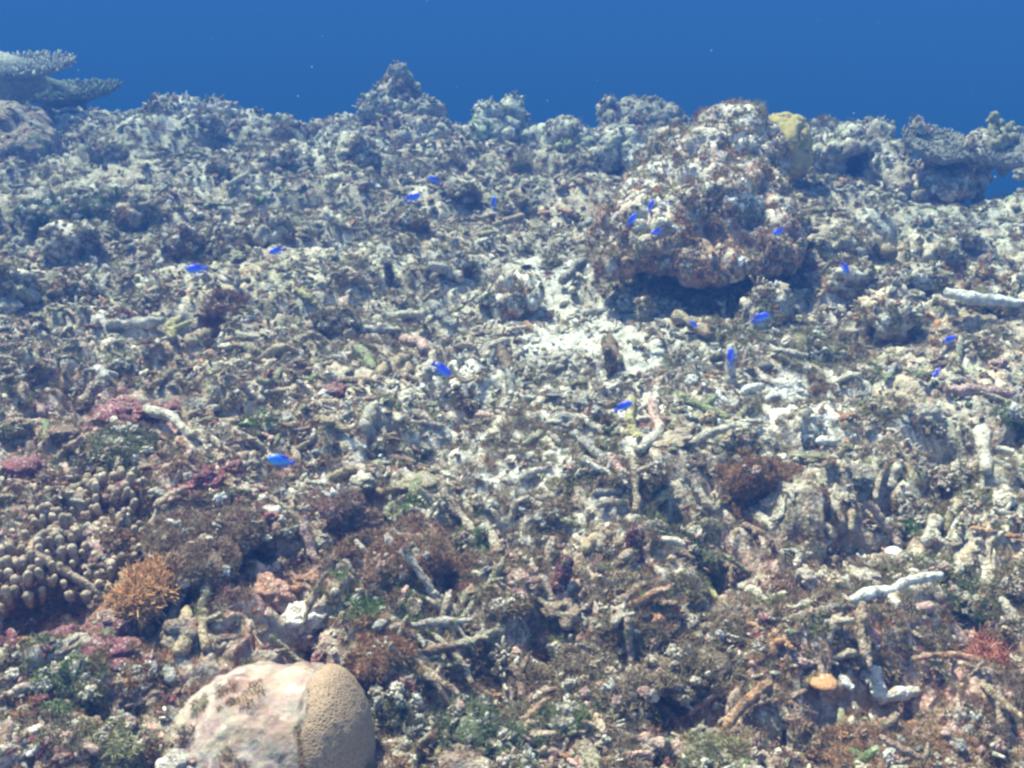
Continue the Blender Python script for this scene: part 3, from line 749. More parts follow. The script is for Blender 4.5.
# ------------------------------------------------------------------ hand-placed broken branches: (x0,y0,x1,y1,width px, tone, upright, label)
TONES = {'pale': (.55, .50, .42), 'grey': (.30, .29, .27), 'tan': (.40, .31, .20), 'yellow': (.42, .38, .18), 'brown': (.17, .11, .07), 'white': (.66, .64, .60),
         'pink': (.50, .33, .30), 'maroon': (.13, .03, .05), 'green': (.24, .27, .14), 'dark': (.09, .07, .06)}
def fragment(x0, y0, x1, y1, w, tone, up, label=None, name='coral_fragment', cat='dead coral branch', group='dead coral branches lying in the rubble', arc=0, seed=0, lift=.8, stub=False):
    if up:
        g = ground(x0, y0); D = project(g[None])[2][0]; a = g + np.array([0, 0, -.015]); b = at(x1, y1, D * (1.0 - .004 * up))
    else:
        a = ground(x0, y0, False); b = ground(x1, y1, False)
    if label.startswith('long pale stick'): a, b = at(x0, y0, 3.02), at(x1, y1, 2.96)
    D = project(((a + b) / 2)[None])[2][0]; R = w * D / F / 2
    if not up: 
        a = a + np.array([0, 0, R * lift]); b = b + np.array([0, 0, R * lift])
        L0 = np.linalg.norm(b - a); Lp = math.hypot(x1 - x0, y1 - y0) * D / F
        if L0 > 2.2 * Lp + .05:           # keeps a piece that crosses a bump its own length
            m = (a + b) / 2; a = m + (a - m) * (2.2 * Lp / L0); b = m + (b - m) * (2.2 * Lp / L0)
    pts = bent(a, b, .10, 9, seed)
    if arc: pts = pts + np.array([0, 0, 1.0]) * (arc * D / F) * (4 * np.linspace(0, 1, 9) * (1 - np.linspace(0, 1, 9)))[:, None]
    if not up and not arc and not label.startswith('long pale stick'):
        pts[:, 2] += np.percentile(height(pts[:, 0], pts[:, 1]) - pts[:, 2], 88) + R * .6
    CLEAR.append(np.concatenate([pts[:, :2], np.full((9, 1), R * 1.0 + .008)], 1))
    V, Fa = fine_branch(pts, R * np.array([.8, 1, 1.05, .95, 1.02, .95, .9, .8, .6]), seed=seed)
    fuzz_branch(V, 4 if tone == 'white' else 16)
    c = np.array(TONES[tone])
    C = np.clip(c[None] * (1 + .35 * vnoise(V, .012, seed) + .25 * vnoise(V, .03, seed + 1))[:, None], .01, .85)
    mat = M_WHITE if tone == 'white' else M_PIECE
    if stub:
        k = 5; s0 = pts[k]; d = np.cross(pts[6] - pts[4], np.array([0, 0, 1.0])); d /= np.linalg.norm(d); d = d * (1 if seed % 2 else -1) + np.array([0, 0, .45])
        V2, F2 = tube([s0, s0 + d * R * 2, s0 + d * R * 3.6], [R * .8, R * .7, R * .5], 8, .16, seed + 3)
        C = np.concatenate([C, np.clip(np.tile(c, (len(V2), 1)), 0, .85)]); Fa = np.concatenate([Fa, F2 + len(V)]); V = np.concatenate([V, V2])
    o = mk(name, V, Fa, mat, C, loc=V.mean(0) * np.array([1, 1, 0]) + np.array([0, 0, V[:, 2].min()]))
    if label: tag(o, label, cat, group)
    return o
MAN = [
 (945, 296, 1032, 309, 10, 'white', 0, 'long pale stick lying across the rubble at the edge of the view'),
 (932, 309, 953, 319, 7, 'pale', 0, 'short pale branch just in front of the long pale stick'),
 (848, 628, 937, 602, 9, 'white', 0, 'long straight white dead branch lying alone above the white elbow-shaped piece'),
 (687, 574, 720, 607, 9, 'yellow', 0, 'yellowish branch slanting down between brown turf tufts'),
 (740, 605, 767, 622, 8, 'pale', 0, 'pale branch end-on to the yellowish slanting one'),
 (978, 695, 1022, 732, 8, 'tan', 0, 'tan stick slanting into the lower corner beside reddish growth'),
 (838, 684, 852, 696, 8, 'white', 0, 'small white chip over a dark gap near the elbow-shaped branch'),
 (800, 706, 813, 688, 7, 'tan', 0, 'short tan stub just above the flat orange disc'),
 (672, 410, 728, 434, 8, 'green', 0, 'straight yellow-green stick lying below the white patches'),
 (630, 414, 641, 458, 8, 'yellow', 0, 'yellowish branch running down beside the lowest central blue fish'),
 (650, 408, 660, 446, 10, 'pink', 0, 'reddish branch parallel to the yellowish one beside it'),
 (636, 470, 661, 444, 10, 'pale', 0, 'pale branch meeting the foot of the reddish branch in a vee'),
 (574, 450, 606, 478, 9, 'grey', 0, 'grey branch slanting down to a dark hollow in the middle'),
 (690, 453, 762, 430, 8, 'pale', 0, 'slender pale branch reaching toward the striped fish'),
 (609, 480, 632, 506, 9, 'pink', 0, 'pinkish branch slanting above two parallel grey ones'),
 (594, 514, 629, 510, 7, 'grey', 0, 'upper of two short parallel grey branches'),
 (598, 523, 626, 519, 6, 'grey', 0, 'lower of two short parallel grey branches'),
 (655, 510, 672, 497, 8, 'yellow', 0, 'short yellowish stub near the curved pale branch'),
 (750, 518, 772, 537, 9, 'pale', 0, 'stout pale piece right after the curved pale branch'),
 (584, 576, 609, 554, 9, 'tan', 0, 'tan branch slanting up between the two maroon stumps'),
 (605, 343, 620, 376, 12, 'brown', 0, 'thick brown branch standing out against white sand'),
 (560, 292, 586, 268, 8, 'grey', 0, 'grey branch beside the sand pocket'),
 (675, 328, 707, 347, 11, 'tan', 0, 'stout tan branch in front of the undercut'),
 (428, 272, 462, 293, 13, 'pale', 0, 'thick pale branch slanting away below the grey upright stub'),
 (297, 298, 317, 313, 8, 'yellow', 0, 'yellow tinted branch above the arched pieces'),
 (430, 321, 456, 346, 10, 'grey', 0, 'grey branch forking with a pale one above a blue fish'),
 (440, 353, 455, 339, 8, 'pale', 0, 'pale side branch of the grey fork above a blue fish'),
 (402, 346, 427, 359, 11, 'pink', 0, 'pinkish stub pointing at the central blue fish'),
 (374, 386, 411, 364, 10, 'tan', 0, 'tan branch below the pinkish stub'),
 (358, 353, 376, 380, 11, 'green', 0, 'greenish grey branch standing between pale chips'),
 (362, 341, 402, 343, 9, 'pale', 0, 'level pale branch under a dark gap'),
 (392, 318, 446, 312, 9, 'pale', 0, 'long level pale branch along the top of a dark gap'),
 (980, 438, 985, 497, 13, 'pale', 0, 'thick pale branch running down between the two dark hollows'),
 (990, 463, 1026, 482, 9, 'pale', 0, 'pale branch crossing the dark hollow at the edge of the view'),
 (926, 542, 936, 517, 13, 'pale', 0, 'stout bent pale branch in the pale rubble of the slope'),
 (888, 508, 899, 480, 9, 'pale', 0, 'pale stub leaning out of a small dark gap'),
 (796, 446, 809, 426, 8, 'pale', 0, 'short pale stick just below the white sand patch'),
 (945, 398, 1012, 402, 11, 'pink', 0, 'pink crusted branch roofing the dark hollow'),
 (180, 338, 176, 368, 9, 'yellow', 0, 'yellow-grey branch running toward a long level bar'),
 (120, 384, 190, 377, 10, 'tan', 0, 'long level tan bar in the rubble of the near slope'),
 (188, 362, 214, 346, 11, 'tan', 0, 'stout tan branch slanting up from the level bar'),
 (110, 338, 166, 334, 9, 'pale', 0, 'pale level branch over a deep dark gap'),
 (366, 448, 377, 424, 11, 'pale', 0, 'plump pale stub near a green tuft'),
 (316, 438, 350, 450, 9, 'tan', 0, 'tan branch to the far side of the bright rubble'),
 (322, 482, 356, 466, 10, 'tan', 0, 'tan branch rising beside the nearest blue fish'),
 (393, 508, 397, 488, 9, 'pale', 0, 'pale peg standing beside a dark cavity'),
 (416, 508, 418, 486, 10, 'green', 0, 'greenish peg beside the pale one at the dark cavity'),
 (160, 402, 178, 388, 7, 'tan', 0, 'little orange-tan stick beside the crimson crust'),
 (182, 416, 187, 432, 7, 'tan', 0, 'thin tan stick standing past the crimson crust'),
 (45, 458, 70, 446, 9, 'green', 0, 'greenish forked branch behind the finger coral colony'),
 (47, 460, 46, 440, 7, 'green', 0, 'upright arm of the greenish fork behind the finger coral colony'),
 (148, 426, 196, 455, 9, 'pale', 0, 'pale ridge of dead branch below the crimson crust'),
 (184, 690, 190, 645, 13, 'tan', 0, 'thick knobbly tan branch standing behind the brain coral boulder'),
 (212, 684, 208, 646, 9, 'tan', 0, 'thinner tan branch parallel to the thick knobbly one behind the brain coral boulder'),
 (50, 609, 84, 603, 8, 'pink', 0, 'lilac grey stick in the shade below the finger coral colony'),
 (500, 355, 513, 385, 9, 'brown', 0, 'brown branch leaning beside grey rubble left of the sand'),
 (388, 290, 387, 262, 9, 'dark', 1, 'dark upright tube standing alone in pale rubble'),
 (456, 262, 455, 238, 9, 'grey', 1, 'grey upright stub among low algae'),
 (729, 386, 731, 345, 9, 'pale', 1, 'pale column under the upright swimming blue fish'),
 (636, 560, 636, 527, 15, 'maroon', 1, 'maroon stump standing in the middle of the brown rubble'),
 (556, 588, 566, 556, 16, 'maroon', 1, 'leaning maroon lump beside the tan slanting branch'),
 (612, 378, 606, 346, 11, 'brown', 2, 'brown upright stump beside white sand'),
]
for k, (x0, y0, x1, y1, w, tone, up, lab) in enumerate(MAN):
    up_s = up in (1, 2)
    fragment(x0, y0, x1, y1, w * 1.1, tone, up, lab, name='coral_stump' if up else 'coral_fragment', cat='dead coral stump' if up else 'dead coral branch',
             group='upright coral stumps' if up else 'dead coral branches lying in the rubble', seed=300 + k, stub=(k % 5 == 3 and not up))
# bent and arched pieces
for k, (x0, y0, x1, y1, w, tone, arc, lab) in enumerate([
 (256, 366, 304, 362, 8, 'tan', 12, 'tan branch arching over the rubble, nearer of two arches'),
 (292, 352, 328, 346, 7, 'tan', 12, 'tan branch arching over the rubble, farther of two arches'),
 (702, 526, 748, 512, 10, 'pale', -9, 'curved pale branch sagging like a smile'),
 (190, 285, 240, 292, 8, 'pale', 9, 'bowed pale branch below the brown algae hump')]):
    fragment(x0, y0, x1, y1, w, tone, 0, lab, arc=arc, seed=500 + k)
# the elbow-shaped white branch
TOP = max((height(np.linspace(a[0], b[0], 9), np.linspace(a[1], b[1], 9)) - np.linspace(a[2], b[2], 9)).max() for a, b in ((ground(871, 694, False), ground(875, 724, False)), (ground(875, 724, False), ground(914, 716, False))))
e = empty('elbow_branch', ground(876, 722)); tag(e, 'white elbow-shaped dead branch lying in the brown turf', 'dead coral branch', 'dead coral branches lying in the rubble')
P0, P1, P2 = ground(871, 694, False), ground(875, 724, False), ground(914, 716, False)
for a, b, w0, w1 in ((P0, P1, .0095, .0115), (P1, P2, .010, .0065)):
    qq = np.linspace(a, b, 9); up_ = np.array([0, 0, .012 + TOP]); CLEAR.append(np.concatenate([qq[:, :2], np.full((9, 1), .022)], 1)); V, Fa = fine_branch(bent(a + up_, b + up_, .08, 9, 4), np.linspace(w0, w1, 9), seed=9)
    mk('branch', V, Fa, M_WHITE, np.tile((.66, .63, .58), (len(V), 1)), e)

# ------------------------------------------------------------------ scattered individuals: branches, stones, small coral heads, algae tufts
KEEP = [(871, 705, 30), (900, 715, 30), (818, 718, 24), (643, 305, 24), (730, 365, 18), (886, 258, 16), (335, 700, 36), (230, 700, 60), (612, 360, 20), (152, 588, 34), (890, 615, 40),
        (640, 430, 26), (700, 420, 26), (45, 540, 60), (100, 500, 50), (705, 590, 18), (272, 604, 26), (985, 465, 20), (205, 540, 40), (985, 302, 40)]
def spot(r0=1.25, r1=5.6, pw=1.0):
    while True:
        px = random.uniform(-30, 1054); py = random.uniform(0, 1) ** pw * (790 - 175) + 175
        g = ground(px, py)
        if any(math.hypot(px - a, py - b) < c for a, b, c in KEEP): continue
        if 1.0 < g[1] < 6.4:
            return px, py, g
items_b = []; items_s = []; items_h = []; items_a = []
LEN = ['short', 'long']
for k in range(235):
    px, py, g = spot(pw=.95)
    D = project(g[None])[2][0]; L = random.choice((random.uniform(.035, .08), random.uniform(.05, .13))); ang = random.uniform(0, math.pi)
    h = np.array([math.cos(ang), math.sin(ang), 0]) * L / 2
    A, B_ = g - h, g + h
    for q in (A, B_): q[2] = height(q[0], q[1]).item()
    hz_ = max(A[2], B_[2], g[2] - .01)
    R = random.uniform(.0042, .0088)
    til = random.choice([0, 0, 1])
    A[2] = max(A[2], hz_ - .03) + R * .5; B_[2] = max(B_[2], hz_ - .03) + R * .5 + (random.uniform(.02, .05) if til else 0)
    zw = zone_weights(g[None])[0]; ci = np.random.RandomState(k).choice(10, p=zw)
    ci = {6: 9, 8: 4, 5: 2}.get(ci, ci)
    c = PAL[ci] * random.uniform(.85, 1.2)
    tone = {0: 'whitish', 1: 'pale', 2: 'tan', 3: 'grey', 4: 'olive', 7: 'rusty', 9: 'pinkish'}[ci]
    pts = bent(A, B_, .14, 8, k); V, Fa = fine_branch(pts, R * np.array([.75, 1, .85, 1.1, .9, 1.0, .8, .6]), 11, k, 20, .34)
    if k % 3 == 0:
        s0 = pts[4]; d = np.cross(pts[5] - pts[3], (0, 0, 1.0)); d /= np.linalg.norm(d) + 1e-9; d = d * random.choice((-1, 1)) + np.array([0, 0, .6])
        V2, F2 = tube([s0, s0 + d * R * 2, s0 + d * R * 4], [R * .8, R * .7, R * .45], 7, .15, k); Fa = np.concatenate([Fa, F2 + len(V)]); V = np.concatenate([V, V2])
    fuzz_branch(V, 12)
    C = np.clip(.6 * c[None] * (1 + .45 * vnoise(V, .012, k) + .3 * vnoise(V, .03, k))[:, None] + .4 * patchy(V, np.tile(zw, (len(V), 1))), .01, .85)
    o = mk('coral_fragment', V, Fa, M_PIECE, C, loc=g)
    look = f"{LEN[L > .075]} {tone} {'forked ' if k % 3 == 0 else ''}{'tilted ' if til else ''}branch"
    items_b.append((o, 'dead coral branch', 'dead coral branches lying in the rubble', look, px, py))
for k in range(150):
    px, py, g = spot(pw=.9)
    s = random.uniform(.011, .027) * (1 + .12 * g[1])
    V, Fa = jag(k + 400, random.uniform(.45, .8)); V = V * s
    V = V @ randrot(True).T + g + np.array([0, 0, s * .25])
    zw = zone_weights(g[None])[0]; ci = np.random.RandomState(k + 900).choice(10, p=zw)
    tone = 'chalk-white,cream,tan,grey,olive,brown,crimson,rusty,green,pink'.split(',')[ci]
    o = mk('rubble_stone', V, Fa, M_PIECE, patchy(V, np.tile((zw * .5 + np.eye(10)[ci]) / 1.5, (len(V), 1))), loc=g)
    items_s.append((o, 'rubble stone', 'loose stones of coral rubble', f"{'small' if s < .03 else 'larger'} {tone} {'flat ' if k % 4 == 0 else 'rough '}rubble stone", px, py))
def lobes(g, R, H, seed, n=7):
    r = np.random.RandomState(seed); L = []
    for j in range(n):
        a = r.uniform(0, 6.283); q = r.uniform(.25, .8) if j else 0; s = r.uniform(.38, .62)
        L.append((g + np.array([math.cos(a) * q * R, math.sin(a) * q * R, H * (.25 + .25 * r.uniform() * (1 - q))]), s * R, s * H * 1.1))
    return L
def surface_points(L, n, r):
    out, nor = [], []
    while len(out) < n:
        c, a, h = L[r.randint(len(L))]; d = r.randn(3); d[2] = abs(d[2]) - .25; d /= np.linalg.norm(d)
        out.append(c + d * np.array([a, a, h])); nor.append(d)
    return np.array(out), np.array(nor)
def skirted(L, g, R, n, r):
    """two thirds on the clump, one third straggling out over the ground round it"""
    P, Nn = surface_points(L, int(n * .62), r); m = max(8, int(n * .5))
    a = r.uniform(0, 6.283, m); q = R * (.75 + .85 * r.uniform(0, 1, m) ** 1.3); x, y = g[0] + q * np.cos(a), g[1] + q * np.sin(a)
    k = vnoise(np.stack([x, y, x * 0], 1), .05, int(R * 1e4)) > -.25; x, y = x[k], y[k]
    Q = np.stack([x, y, height(x, y) + .006], 1)
    keep = vnoise(P, .03, int(R * 1e4) + 3) > -.55; P, Nn = P[keep], Nn[keep]
    return np.concatenate([P, Q]), np.concatenate([Nn, np.tile((0, 0, 1.0), (len(Q), 1))])
def mottled(P, tone, r):
    t = np.array(tone)[None] * r.uniform(.6, 1.5, (len(P), 1)); u = np.clip(.5 + 1.1 * vnoise(P, .022, 17), 0, 1)[:, None]
    return t * (1 - .5 * u) + .5 * u * np.array([.32, .28, .17])
def trapped(L, R, D, e, r):
    m = int(10 + 260 * R * 10 * .35); P, Nn = surface_points(L, m, r)
    cols = PAL[r.choice([0, 1, 1, 2, 3, 9], m)] * r.uniform(.6, 1.2, (m, 1))
    scatter('trapped_rubble', P, normal_rot(Nn + .6 * r.randn(m, 3), r), (.0022 + .0010 * D) * np.exp(r.uniform(0, 1.0, m)), cols, 'kit_chunk', M_INST, e)
def coral_bush(name, label, cat, px, py, rpx, hpx, tone, tipc, n, seed, branches=True, group=None, core=.8):
    """a low bush: lumpy core, short forking twigs all over it"""
    g = ground(px, py + hpx * .4); D = project(g[None])[2][0]; R = rpx * D / F; H = max(.012, hpx * D / F * .95)
    e = empty(name, g)
    if label: tag(e, label, cat, group)
    L = lobes(g, R, H, seed); cb = Bag()
    for q, (c, a, h) in enumerate(L):
        V, Fa = lump(3, a * .92, a * .92, h * .9, seed + q, .35, .5); cb.add(V + c, Fa, np.array(tone) * .7)
    o = cb.build('core', M_PIECE, e); o['kind'] = 'stuff'
    r = np.random.RandomState(seed); b = Bag(); P, Nn = surface_points(L, int(n * 3.2), r)
    if not branches:
        P, Nn = skirted(L, g, R, int(n * 3.4), r); m = len(P)
        tn = np.where(r.uniform(0, 1, (m, 1)) < .3, np.array(tipc)[None], mottled(P, tone, r)) * r.uniform(.7, 1.4, (m, 1))
        scatter('twigs', P, normal_rot(Nn + .4 * r.randn(m, 3), r), (.0045 + .0018 * D) * r.uniform(.6, 1.3, m), tn, 'kit_turf', M_TURF, e)
        trapped(L, R, D, e, r)
        return e
    tl = .0085
    for j in range(len(P)):
        d = Nn[j] + r.randn(3) * .45 + np.array([0, 0, .35]); d /= np.linalg.norm(d); T = tl * r.uniform(.6, 1.5); rad = .00095 * r.uniform(.8, 1.2)
        p0 = P[j] - Nn[j] * T * .6; m = p0 + d * T * .9; v = r.uniform(.7, 1.3)
        for t in range(3):
            t2 = m + (d + r.randn(3) * .75) * T * .8
            Vv, Fv = tube([p0 if t == 0 else m, (m + t2) / 2 if t else m, t2], [rad, rad * .95, rad * .7], 4, 0, j)
            cc = np.tile(np.array(tone) * v, (len(Vv), 1)); cc[8:12] = np.array(tipc) * v; cc[-1] = np.array(tipc) * v; b.add(Vv, Fv, cc)
    o = b.build('twigs', M_ALGAE, e, smooth=False); o['kind'] = 'stuff'
    return e
def algae(name, label, cat, px, py, rpx, hpx, tone, n, seed, group=None, w=.0016):
    g = ground(px, py + hpx * .4); D = project(g[None])[2][0]; R = rpx * D / F; H = max(.012, hpx * D / F)
    e = empty(name, g)
    if label: tag(e, label, cat, group)
    L = lobes(g, R, H, seed, 6 if label else 3); cb = Bag()
    for q, (c, a, h) in enumerate(L):
        V, Fa = lump(2, a * .8, a * .8, h * .8, seed + q, .4, .5); cb.add(V + c, Fa, np.array(tone) * .8)
    o = cb.build('holdfast', M_PIECE, e); o['kind'] = 'stuff'
    r = np.random.RandomState(seed); s = .0058 + .0019 * D; n = int(min(1500, 30 + 4.0 * R * R / s / s))
    P, Nn = skirted(L, g, R, n, r); n = len(P)
    scatter('fronds', P, normal_rot(Nn + .3 * r.randn(n, 3), r), s * r.uniform(.5, 1.5, n), mottled(P, tone, r), 'kit_turf', M_TURF, e)
    trapped(L, R, D, e, r)
    return e
AT = [('olive', (.24, .23, .11)), ('brown', (.25, .17, .10)), ('dark brown', (.15, .10, .07)), ('rusty', (.36, .19, .10)), ('wine-red', (.25, .10, .09)), ('green', (.14, .21, .08))]
for k in range(105):
    px, py, g = spot(pw=.9)
    D = project(g[None])[2][0]
    nm, tn = AT[np.random.RandomState(k + 50).choice(6, p=[.3, .28, .16, .1, .06, .1])]
    rp = random.uniform(.015, .045) * F / D
    o = algae('algae_tuft', None, None, px, py, rp, rp * random.uniform(.5, .9), tn, 220, 700 + k)
    items_a.append((o, 'algae tuft', 'tufts of algae on the rubble', f"{'small' if rp * D / F < .028 else 'wide'} {nm} algae tuft", px, py))
for k in range(42):
    px = random.uniform(0, 1024); py = random.uniform(130, 330); g = ground(px, py)
    if not 2.5 < g[1] < 6.6 or (585 < px < 800 and py < 310): continue
    s = random.uniform(.035, .085)
    V, Fa = jag(k + 600, random.uniform(.7, 1.0)); V = V * s * (1 + .22 * (domes(V * s + k, .022, k)[0] - .4))[:, None]
    V = V + g + np.array([0, 0, s * .35]); zw = zone_weights(g[None])[0] + wg * .6
    ci = int(np.argmax(zw * np.random.RandomState(k).uniform(.3, 1, 10)))
    tone = 'chalky,cream,tan,grey,olive,brown,crimson,rusty,green,pink'.split(',')[ci]
    o = mk('coral_lump', V, Fa, M_ROCK, patchy(V, np.tile((zw + 1.0 * np.eye(10)[ci]) / (zw.sum() + 1.0), (len(V), 1))), loc=g)
    Nn = V - V.mean(0); Nn /= np.linalg.norm(Nn, axis=1)[:, None]
    growth_on(V, Nn, 45, k, zw, (.006, .017), o, 0); fuzz_on(V, Nn, 60, k, o)
    items_h.append((o, 'coral lump', 'knobbly coral lumps on the slope', f"{'small' if s < .06 else 'large'} {tone} knobbly coral lump", px, py))
for it in (items_b, items_s, items_a, items_h): autolabels(it)

# ------------------------------------------------------------------ hand-placed corals and algae
BR, DB, OR, GR = (.20, .12, .07), (.14, .095, .065), (.36, .15, .05), (.12, .15, .08)
coral_bush('branching_coral', 'orange branching coral with pale orange tips at the near side of the brown bushy coral', 'branching coral', 152, 588, 36, 30, (.52, .27, .12), (.70, .44, .23), 420, 1)
coral_bush('bushy_coral', 'large brown bushy coral with fine twigs beside the finger coral colony', 'bushy coral', 205, 535, 66, 40, (.24, .155, .115), (.36, .24, .18), 1100, 2, False)
coral_bush('bushy_coral', 'brown bushy coral with pink-white tips near the nearest blue fish', 'bushy coral', 330, 508, 34, 26, (.25, .15, .11), (.55, .36, .32), 420, 3, False)
coral_bush('bushy_coral', 'low reddish brown bushy coral in the middle of the lower slope', 'bushy coral', 402, 550, 46, 28, (.26, .15, .10), (.42, .24, .16), 600, 4, False)
coral_bush('branching_coral', 'patch of coral-red branching growth at the lower edge of the slope', 'branching coral', 992, 655, 30, 28, (.42, .17, .12), (.60, .30, .22), 300, 5)
coral_bush('bushy_coral', 'orange-brown bushy growth at the very front of the view', 'bushy coral', 915, 750, 56, 26, (.30, .17, .10), (.45, .28, .17), 700, 6, False)
coral_bush('bushy_coral', 'rusty bush of fine twigs behind the dark green algae at the front', 'bushy coral', 380, 652, 28, 22, (.32, .17, .10), (.45, .25, .16), 300, 7, False)
coral_bush('bushy_coral', 'rusty-brown bush below the white sand patch with a striped fish over it', 'bushy coral', 758, 478, 26, 34, (.30, .16, .09), (.42, .24, .14), 420, 8, False)
coral_bush('bushy_coral', 'small rusty bush on the slope below the brown algae hump', 'bushy coral', 226, 310, 16, 14, (.24, .11, .06), (.36, .18, .1), 180, 9, False)
algae('algae_hump', 'brown algae hump with a hollow shadow next to a blue fish', 'algae', 184, 244, 22, 26, BR, 900, 20)
algae('algae_hump', 'smaller dark algae hump joined to the brown one beside a blue fish', 'algae', 224, 240, 18, 20, DB, 600, 21)
algae('algae_thicket', 'dark green algae thicket on the far shaded side of the slope', 'algae', 70, 208, 40, 18, (.12, .15, .08), 1200, 22)
algae('algae_bush', 'dark green algae bush at the bottom of the view', 'algae', 478, 735, 50, 34, GR, 2200, 23)
algae('algae_bush', 'dark olive algae bush hugging the brain coral boulder', 'algae', 395, 712, 38, 36, (.13, .13, .08), 1600, 24)
algae('algae_bush', 'green algae patch on the rubble by the end of the long white stick', 'algae', 968, 602, 34, 18, (.09, .12, .05), 900, 25)
algae('algae_bush', 'bright green sea lettuce specks on the rubble above the front', 'algae', 375, 606, 36, 12, (.09, .2, .05), 500, 26)
algae('algae_bush', 'dark green algae mat below the crimson crust', 'algae', 118, 450, 42, 26, (.13, .14, .08), 1200, 27)
algae('algae_bush', 'small bright green tuft among tan branches', 'algae', 395, 405, 14, 14, (.1, .2, .05), 260, 28)
algae('algae_bush', 'green algae by the maroon stump over a dark hollow', 'algae', 682, 545, 34, 26, (.15, .16, .08), 900, 29)
algae('algae_bush', 'grey-brown algae smear at the front corner past the boulder', 'algae', 120, 752, 60, 22, (.2, .16, .12), 1500, 30)
algae('algae_bush', 'faded brown algae clump on the crest mound', 'algae', 154, 108, 8, 10, (.14, .07, .045), 200, 31)
algae('algae_bush', 'brown seaweed dome on the far slope beside the round brown ball', 'algae', 850, 245, 22, 14, (.26, .2, .12), 500, 32)
algae('algae_bush', 'brown seaweed dome beyond the orange-edged plate', 'algae', 945, 240, 24, 16, (.27, .22, .14), 500, 33)
algae('algae_bush', 'brown turf hollow fringe in the lower middle of the slope', 'algae', 690, 650, 60, 30, (.22, .16, .10), 1800, 34)
algae('algae_bush', 'purplish brown algae carpet below the finger coral colony', 'algae', 590, 690, 60, 26, (.22, .16, .11), 1600, 35)
algae('algae_bush', 'low olive algae carpet before the big boulder', 'algae', 800, 345, 46, 20, (.28, .25, .14), 900, 36)

# round ball, orange disc, plate with orange rim
def rng_ring(g, s):
    a = np.linspace(0, 6.28, 13); return np.stack([g[0] + s * np.cos(a), g[1] + s * np.sin(a)], 1)
def small_lump(name, label, cat, px, py, rpx, rz, tone, seed, rough=.1, mat=None, lvl=4, grain=.25, dz=.4):
    g = ground(px, py, False) if 610 < px < 670 and py < 325 else ground(px, py); D = project(g[None])[2][0]; s = rpx * D / F
    q = rng_ring(g, s); top = max(0.0, float(np.percentile(height(q[:, 0], q[:, 1]) - g[2], 70))) if name in ('coral_disc', 'coral_ball') else 0
    g = g + np.array([0, 0, top]); CLEAR.append(np.array([[g[0], g[1], s * (1.5 if name in ('coral_disc', 'coral_ball') else 1.0)]]))
    V, Fa = lump(lvl, s, s, rz * D / F, seed, rough, grain); V = V + g + np.array([0, 0, rz * D / F * dz])
    C = np.clip(np.array(tone)[None] * (1 + .2 * vnoise(V, .015, seed))[:, None], 0, 1)
    o = mk(name, V, Fa, mat or M_SMOOTH, C, loc=g); tag(o, label, cat); return o
small_lump('coral_ball', 'round smooth brown ball of coral sitting on the far slope', 'coral', 886, 262, 10, 9, (.20, .15, .08), 1)
small_lump('coral_disc', 'flat orange oval coral disc in a shaded gap at the front', 'coral', 818, 719, 14, 5, (.40, .21, .10), 2, .06)
small_lump('coral_lump', 'pale oval stone resting in front of the undercut', 'coral lump', 622, 318, 8, 5, (.35, .34, .26), 3, .15)
small_lump('coral_lump', 'greenish oval stone resting in front of the undercut', 'coral lump', 660, 313, 7, 4, (.22, .28, .2), 4, .15)
small_lump('coral_lump', 'dull pink round lump on the rubble right of the long white stick end', 'coral lump', 870, 640, 10, 8, (.38, .2, .19), 5, .3)
small_lump('coral_lump', 'pink and orange crusted rock behind the brain coral boulder', 'coral lump', 272, 604, 22, 20, (.50, .27, .20), 6, .6, M_PIECE)
small_lump('coral_lump', 'white jagged rock beside the pink and orange crusted one', 'coral lump', 305, 622, 20, 14, (.75, .68, .62), 7, .8, M_WHITE)
small_lump('coral_lump', 'white oval chip on the far side of the dark hollow rubble', 'coral lump', 894, 555, 9, 6, (.8, .8, .8), 8, .2, M_WHITE)
outcrop('plate_coral', 'domed plate coral with an orange rim and a pale lip in front', 'plate coral',
        [(915, 268, 3.75, 30, 12, .12), (905, 276, 3.65, 22, 10, .10), (936, 276, 3.7, 14, 14, .08)], .008, [(.05, .02), (.025, .01)], W(olive=.25, tan=.3, pale=.2, orange=.3), 140, 330, (.004, .012))
V, Fa = tube(bent(at(908, 281, 3.55), at(934, 274, 3.55), .1, 8, 2), np.linspace(.014, .010, 8), 8, .1, 3); mk('coral_lip', V, Fa, M_PIECE, np.tile((.62, .6, .55), (len(V), 1)), loc=V.mean(0))
tag(bpy.data.objects['coral_lip'], 'pale grey lip of dead coral in front of the orange-rimmed plate', 'coral fragment')
for k, (px, py, r1, r2, lab) in enumerate([(125, 414, 30, 9, 'crimson sponge crust spread over the rubble of the near slope'), (206, 486, 15, 14, 'dark crimson sponge lump behind the brown bushy coral'),
        (166, 412, 18, 8, 'smaller crimson crust joined to the spread one'), (28, 472, 20, 9, 'dull crimson crust at the edge behind the finger coral colony'), (128, 490, 14, 9, 'crimson lump among the far fingers of the colony'),
        (108, 655, 30, 12, 'wine-red crust below the finger coral colony'), (60, 640, 18, 9, 'wine-red lump in the shade under the colony'), (46, 692, 18, 8, 'crimson crust among cream stones in the corner'), (100, 722, 22, 10, 'broad wine-red crust near the boulder at the front'),
        (182, 760, 13, 10, 'deep red sponge at the foot of the brain coral boulder'), (134, 640, 14, 10, 'bright crimson sponge below the orange branching coral')]):
    small_lump('red_sponge', lab, 'red sponge', px, py, r1, r2, (.22, .07, .09), 40 + k, .7, M_PIECE, 4, .3, .15)

